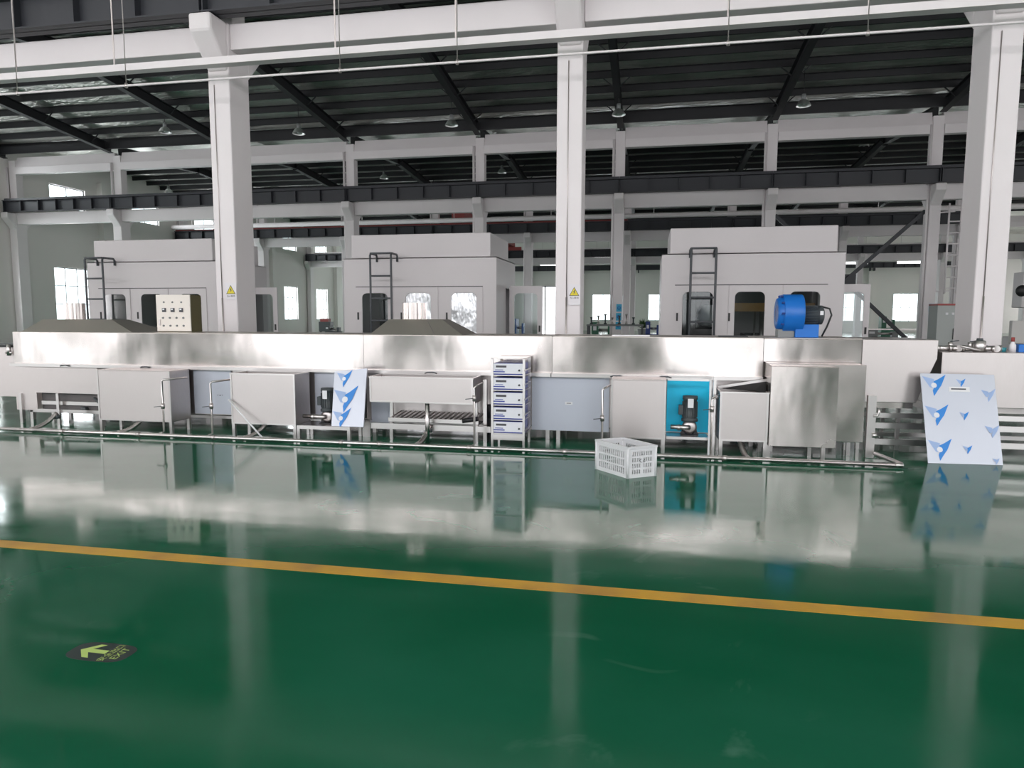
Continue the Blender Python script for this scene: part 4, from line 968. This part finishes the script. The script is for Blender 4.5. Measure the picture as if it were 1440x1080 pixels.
def fitting(px, py, kind, label, rot):
    Y = Yr + .12 + r.random() * .1; x = X_(px, Y, 492); z = zt + .002; s = .03
    t = thing('pipe_fitting', (x, Y, z), label, 'pipe fitting', 'stainless pipe fittings heaped on the trough')
    c, sn = math.cos(rot), math.sin(rot)
    def q(a, b, h): return (x + a * c - b * sn, Y + a * sn + b * c, z + h)
    t.scale = (1.2, 1.2, 1.25)
    if kind == 0:
        MB('pipe').tube([q(-.07, 0, s), q(.07, 0, s)], .024, 12).build('body', t)
        for a in (-.07, .045): MB('pipe').tube([q(a, 0, s), q(a + .025, 0, s)], .031, 12).build('flange', t)
    elif kind == 1:
        MB('pipe').tube([q(-.06, 0, s), q(.01, 0, s), q(.04, .02, s), q(.05, .06, s)], .022, 12).build('body', t)
        MB('pipe').tube([q(-.07, 0, s), q(-.05, 0, s)], .03, 12).build('flange', t)
    elif kind == 2:
        MB('pipe').tube([q(-.06, 0, s), q(.06, 0, s)], .026, 12).build('body', t)
        MB('pipe').tube([q(0, 0, s), q(0, 0, s + .055)], .022, 12).build('neck', t)
        MB('motor').bar(q(0, 0, s + .06), q(.09, 0, s + .07), .02, .008).build('handle', t)
    elif kind == 3:
        MB('pipe').lathe((x, Y, z), [(0, 0), (.05, 0), (.055, .05), (.05, .1), (.03, .105), (0, .105)], n=20).build('body', t)
        MB('motor').lathe((x, Y, z + .105), [(.0, .0), (.03, 0), (.025, .02), (0, .02)], n=12).build('cap', t)
pos = [(1327, 0, 'short flanged fitting at the left end of the heap'), (1336, 2, 'handled valve second from the left in the heap'), (1345, 0, 'flanged fitting left of the elbow in the heap'), (1353, 1, 'bent elbow fitting left of the heap centre'),
       (1364, 2, 'handled valve left of the tall round fitting'), (1377, 3, 'tall round fitting, highest of the heap'), (1387, 1, 'bent elbow right of the tall round fitting'), (1396, 0, 'short flanged fitting second from the right'), (1405, 1, 'small elbow at the right end of the heap')]
for i, (px, kd, lb) in enumerate(pos): fitting(px, 490, kd, lb, [0.1, .4, -.2, .8, .2, 0, 2.5, -.3, .9][i])
p, q = at(1349, 486.5, Yr + .1), at(1378, 494.5, Yr + .04)
tag(MB('pipe').tube([(p.x, Yr + .06, zt + .07), (q.x, Yr + .04, zt + .018)], .014, 10).build('short_pipe'), 'short bare pipe lying across the heap of fittings', 'pipe')
x = X_(1424, Yr + .2, 485); t = thing('spray_bottle', (x, Yr + .2, zt), 'red-capped bottle at the right edge of the trough', 'bottle')
MB('paper').lathe((x, Yr + .2, zt), [(0, 0), (.035, 0), (.035, .08), (.015, .11), (.015, .12)], n=16).build('bottle_body', t)
MB('red').lathe((x, Yr + .2, zt + .12), [(0, 0), (.02, 0), (.018, .05), (0, .05)], n=12).build('cap', t)
x = X_(1412, Yr + .2, 488)
tag(MB('teal').lathe((x, Yr + .25, zt), [(0, 0), (.04, 0), (.05, .05), (.0, .05)], n=16).build('small_bowl'), 'small teal bowl beside the red-capped bottle', 'bowl')
x = X_(1437, Yr + .2, 488)
tag(MB('blue').box(x - .03, x + .06, Yr + .2, Yr + .3, zt, zt + .09).build('blue_box', bevel=.006), 'blue box at the right frame edge on the trough', 'box')

# ---- crate
A_ = Vector((-.49, 7.12, 0)); B_ = Vector((-.155, 6.75, 0)); C_ = Vector((.115, 6.93, 0))
u = (C_ - B_); v = (A_ - B_); Wd, Dp = u.length, v.length; ang = math.atan2(u.y, u.x)
hC = .315
t = thing('plastic_crate', B_ + (u + v) / 2, 'white slotted plastic crate standing alone on the green floor', 'crate')
def wall_local(length, z0, z1, slots):
    m = MB('crate'); m.holes(rect(0, length, z0, z1), slots, -.003, .003, 'y'); return m
def slotset(length, n, rows, z0, z1, margin=.045, skip=None):
    out = []; step = (length - 2 * margin) / n; gap = .018
    for j in range(rows):
        za = z0 + (z1 - z0) * j / rows + gap / 2; zb = z0 + (z1 - z0) * (j + 1) / rows - gap / 2
        for i in range(n):
            if skip and skip(i, j): continue
            xa = margin + step * i; out.append(rect(xa + step * .2, xa + step * .8, za, zb))
    return out
def place(m, origin, dirv):
    dirv = dirv.normalized(); nv = Vector((-dirv.y, dirv.x, 0))
    m.v = [origin + dirv * p.x + nv * p.y + Vector((0, 0, p.z)) for p in m.v]; return m
D_ = A_ + u
un, vn = u.normalized(), v.normalized()
inner = .012
for (o_, dv, ln, n, nm) in ((B_, u, Wd, 9, 'front'), (A_, u, Wd, 9, 'back'), (B_, v, Dp, 13, 'side'), (C_, v, Dp, 13, 'side2')):
    sk = (lambda i, j: (j in (0, 1, 2) and i in (4,)) ) if nm == 'front' else (lambda i, j: False)
    place(wall_local(ln, .0, hC - .012, slotset(ln, n, 3 if nm.startswith('side') else 4, .03, hC - .045, skip=sk)), o_, dv).build('side_wall', t)
m = MB('crate')
for (p, q) in ((A_, B_), (B_, C_), (C_, D_), (D_, A_)):
    d = (q - p).normalized() * .012; m.bar(p - d + Vector((0, 0, hC - .008)), q + d + Vector((0, 0, hC - .008)), .028, .02)
    m.bar(p + Vector((0, 0, hC - .04)), q + Vector((0, 0, hC - .04)), .014, .008)
    m.tube([p + Vector((0, 0, 0)), p + Vector((0, 0, hC - .01))], .014, 8)
m.build('rim', t)
m = MB('crate').holes(rect(0, Wd, 0, Dp), [rect(.03 + .05 * i, .06 + .05 * i, .03 + .07 * j, .08 + .07 * j) for i in range(int((Wd - .06) / .05)) for j in range(int((Dp - .06) / .07))], .008, .014, 'z')
m.v = [B_ + un * p.x + vn * p.y + Vector((0, 0, p.z)) for p in m.v]; m.build('crate_base', t)
nrm = Vector((u.y, -u.x, 0)).normalized()
m = MB('ink'); c = B_ + u * .5 + nrm * .0045 + Vector((0, 0, .17))
up = Vector((0, 0, 1))
m.quad(c - un * .035 + up * .0, c - un * .01 + up * .022, c - un * .006 + up * .016, c - un * .024 + up * 0, c - un * .006 - up * .016, c - un * .01 - up * .022)
m.quad(c + un * .008 - up * .012, c + un * .03 + up * .018, c + un * .036 + up * .014, c + un * .016 - up * .015)
m.quad(c + un * .02 - up * .02, c + un * .036 - up * .004, c + un * .04 - up * .008, c + un * .024 - up * .024)
m.quad(c - un * .03 + up * .10, c + un * .03 + up * .10, c + un * .03 + up * .108, c - un * .03 + up * .108)
m.quad(c - un * .012 + up * .06, c + un * .012 + up * .06, c + un * .012 + up * .066, c - un * .012 + up * .066)
m.build('printed_mark', t, normals=False)

# ---- floor markings
tag(MB('yellow_line').box(-16, 14, 3.83, 3.955, 0.0003, .0022).build('floor_line'), 'long yellow painted line across the green floor', 'floor line')
def onfloor(px, py):
    d = ray(px, py); t_ = -EYE / d[2]; return Vector((d[0] * t_, d[1] * t_, 0))
tip = onfloor(111, 915); tail = onfloor(157, 917)
cC = onfloor(143, 917)
t = thing('exit_floor_sticker', (cC.x, cC.y, 0), 'dark floor sticker with a yellow-green arrow and EXIT lettering', 'sticker')
# local frame: a = along arrow towards the tip (photo left), b = across (away from camera)
a_ = (onfloor(111, 914) - onfloor(157, 919)).normalized(); b_ = Vector((a_.y, -a_.x, 0))
if b_.y < 0: b_ = -b_
def lq(a, b, z): return cC + a_ * a + b_ * b + Vector((0, 0, z))
m = MB('sticker'); n = 28
oval = [lq(.16 * math.copysign(abs(math.cos(q)) ** .6, math.cos(q)), .085 * math.copysign(abs(math.sin(q)) ** .6, math.sin(q)), .0012) for q in [2 * math.pi * i / n for i in range(n)]]
m.add(oval + [p - Vector((0, 0, .0009)) for p in oval], [tuple(range(n))] + [(i, (i + 1) % n, (i + 1) % n + n, i + n) for i in range(n)]); m.build('backing', t)
z = .002
m = MB('lumi').quad(lq(.115, .0, z), lq(.055, .062, z), lq(.02, .062, z), lq(.06, .016, z), lq(-.03, .016, z), lq(-.03, -.016, z), lq(.06, -.016, z), lq(.02, -.062, z), lq(.055, -.062, z))
m.build('arrow', t, normals=False)
m = MB('lumi'); m.text('安全出口', lq(-.055, 0, z), b_, a_, .040); m.text('EXIT', lq(-.102, 0, z), b_, a_, .052); m.build('lettering', t, normals=False)

# ---- warning signs on columns
def wsign(px0, px1, py0, py1, tri, label):
    Y = ROWS['A'] - .022; xa, xb = X_(px0, Y, 410), X_(px1, Y, 410); zt, zb = Z_(px0, py0, Y), Z_(px0, py1, Y)
    t = thing('warning_sign', ((xa + xb) / 2, Y, zb), label, 'sign', 'electric shock warning signs')
    MB('paper').box(xa, xb, Y - .002, Y + .002, zb, zt).build('sign_plate', t)
    c = (xa + xb) / 2; w_ = (xb - xa) * .42; h1 = zt - (zt - zb) * .12; h0 = h1 - w_ * 1.75
    m = MB('ink').quad((c - w_, Y - .0032, h0), (c + w_, Y - .0032, h0), (c, Y - .0032, h1)); m.mat('yellow').quad((c - w_ * .82, Y - .0042, h0 + w_ * .11), (c + w_ * .82, Y - .0042, h0 + w_ * .11), (c, Y - .0042, h1 - w_ * .2))
    m.mat('ink').quad(*[(c + a * w_, Y - .005, h0 + b * w_) for a, b in ((.05, 1.2), (-.2, .72), (0, .76), (-.12, .3), (.25, .82), (.05, .8), (.18, 1.2))])
    m.build('shock_triangle', t, normals=False)
    m = MB('ink'); m.text('当心触电', (c, Y - .004, h0 - w_ * .42), (1, 0, 0), (0, 0, 1), w_ * .45); m.build('caption', t, normals=False)
wsign(799, 816, 400, 429, 1, 'yellow triangle warning sign on the middle near column')
wsign(317, 332.5, 398, 421, 1, 'yellow triangle warning sign on the left near column')
# blue number stickers on far columns
for k, px, n0, lb in ((2, 1310.5, 3, 'column right of the cross brace'), (0, 870.5, 3, 'column right of the middle near column')):
    Y = ROWS['B'] - .01
    for i in range(n0):
        c = at(px + (-.6 * i), 433 + i * 12.5, Y)
        t = thing('column_sticker', (c.x, Y, c.z), 'light blue sticker on the far %s, %s of three' % (lb, ['top', 'middle', 'bottom'][i]), 'sticker', 'light blue column stickers')
        MB('sky_blue').box(c.x - .11, c.x + .11, Y - .004, Y + .004, c.z - .16, c.z + .16).build('backing', t)
        MB('blue').lathe((c.x, Y - .008, c.z), [(.04, 0), (.075, 0), (.075, .003)], 'y', 14).build('round_mark', t)

# ================================================================== DISTANT SHOP FLOOR
def bench(px0, px1, py, Y, label, mt='grey_m', h=None):
    a, b = at(px0, py, Y), at(px1, py, Y); z = a.z
    t = thing('workbench', ((a.x + b.x) / 2, Y, 0), label, 'workbench', 'distant workbenches')
    MB(mt).box(a.x, b.x, Y - .4, Y + .4, z - .06, z).build('bench_top', t)
    MB(mt).box(a.x, b.x, Y - .35, Y + .35, z * .45, z * .45 + .04).build('shelf', t)
    for x in (a.x + .05, b.x - .05):
        for y in (Y - .35, Y + .35): MB('iron').box(x - .03, x + .03, y - .03, y + .03, 0, z - .06).build('leg', t)
    return t, a.x, b.x, z
def far_machine(px0, px1, py, Y, label, mt, cat='machine'):
    a, b = at(px0, py, Y), at(px1, py, Y); z = max(a.z, .5); w_ = b.x - a.x
    t = thing('lathe_machine', ((a.x + b.x) / 2, Y, 0), label, cat, 'distant shop machines')
    MB(mt).box(a.x, b.x, Y - .4, Y + .4, 0, z * .45).box(a.x, a.x + w_ * .35, Y - .4, Y + .4, z * .45, z).build('bed_and_headstock', t, bevel=.03)
    MB(mt).box(b.x - w_ * .18, b.x, Y - .2, Y + .2, z * .45, z * .85).build('tailstock', t, bevel=.02)
    MB('satin').tube([(a.x + w_ * .35, Y, z * .7), (b.x - w_ * .18, Y, z * .7)], .07, 10).build('workpiece', t)
    MB('white').box(a.x + w_ * .08, a.x + w_ * .25, Y - .41, Y - .4, z * .7, z * .85).build('name_plate', t)
far_machine(833, 860, 453, 34, 'green lathe beyond the tunnel right of the middle column', 'green_m')
far_machine(908, 927, 452, 40, 'navy blue machine beyond the tunnel left of the right machine', 'blue_dark')
far_machine(723, 737, 448, 33, 'blue machine seen through the open side door', 'blue')
far_machine(1216, 1262, 463, 45, 'brown-grey lathe behind the cross brace', 'grey_m')
far_machine(460, 478, 458, 50, 'dark machine far behind left of the middle machine', 'motor')
_, bx, bx2, bz = bench(826, 905, 456, 26, 'steel pipe workbench beyond the tunnel right of the middle column')
for i in range(7):
    x = bx + .15 + i * .26; h = .22 + .06 * (i % 3)
    t = thing('metal_part', (x, 26, bz), '%s upright metal part from the left on the far steel workbench' % ORD[i], 'metal part', 'metal parts standing on the far workbench')
    MB('satin' if i % 2 else 'motor').lathe((x, 26, bz), [(0, 0), (.06, 0), (.06, .04), (.03, .06), (.03, h), (.05, h + .01), (.05, h + .05), (0, h + .05)], n=12).build('body', t)
bench(1215, 1300, 462, 40, 'long pale workbench behind the cross brace', 'satin')
far_machine(1238, 1258, 445, 60, 'small green grinder below the far right window', 'green_m')
x = at(470, 460, 52).x
t = thing('tool_cart', (x - .6, 52, 0), 'dark tool cart below the far left windows', 'cart')
MB('motor').box(x - 1.2, x - .2, 51.7, 52.3, .3, 1.1).build('cabinet', t); MB('red').box(x - 1.1, x - .4, 51.75, 52.25, 1.101, 1.35).build('toolbox', t)
for dx in (-1.1, -.3): MB('black').lathe((x + dx, 51.8, .15), [(0, 0), (.15, 0), (.15, .06), (0, .06)], 'y', 14).build('wheel', t)
# leafy pot plants by far window
px_, Yp_ = 905, 50
p = at(px_, 445, Yp_); t = thing('potted_plant', (p.x, Yp_, 0), 'dusty green potted plant by the far window', 'plant')
MB('grey_m').lathe((p.x, Yp_, 0), [(0, 0), (.3, 0), (.42, .7), (.38, .7), (.0, .65)], n=16).build('pot', t)
m = MB('leaf'); r = random.Random(5)
for i in range(60):
    a = r.random() * 6.28; el = r.random() * 1.3; L = .4 + .5 * r.random(); c = Vector((p.x, Yp_, .75)); d = Vector((math.cos(a) * math.cos(el), math.sin(a) * math.cos(el), math.sin(el)))
    s_ = d.cross(Vector((0, 0, 1))).normalized() * .07; m.quad(c, c + d * L * .5 + s_, c + d * L, c + d * L * .5 - s_)
m.build('foliage', t, normals=False)
# electrical cabinet and box at right behind the right column
p = at(1319, 427, 20.5); q = at(1348, 427, 20.5)
t = thing('electrical_cabinet', ((p.x + q.x) / 2, 20.8, 0), 'grey-green electrical cabinet with a pink top edge left of the right column', 'cabinet')
MB('wall_near').box(p.x, q.x, 20.5, 21.1, 0, p.z - .05).build('cabinet_body', t, bevel=.01); MB('red').box(p.x, q.x, 20.5, 21.1, p.z - .049, p.z).build('top_edge', t)
MB('white').box(p.x + .2, p.x + .26, 20.48, 20.5, p.z - .3, p.z - .24).box(p.x + .35, p.x + .41, 20.48, 20.5, p.z - .3, p.z - .24).build('indicator', t)
MB('gap').box(q.x - .1, q.x - .06, 20.47, 20.5, 1.0, 1.3).build('handle', t)
p = at(1428, 400, 24); q = at(1450, 400, 24)
t = thing('drill_press', (p.x + .6, 24.3, 0), 'pale pillar machine with a black disc at the right edge', 'machine')
MB('enclosure').box(p.x, p.x + 1.2, 24, 24.6, 0, 1.0).box(p.x + .2, p.x + 1.3, 24, 24.6, 1.9, 3.0).box(p.x + .6, p.x + 1.1, 24.2, 24.6, 1, 1.9).build('column_and_head', t, bevel=.03)
c = at(1437, 409, 24); MB('black').lathe((c.x, 23.9, c.z), [(0, 0), (.16, 0), (.18, .1)], 'y', 20).build('fan_disc', t)
MB('wall').box(p.x - .1, p.x + .35, 23.8, 24.0 - .005, .8, 1.5).build('control_box', t, bevel=.02)
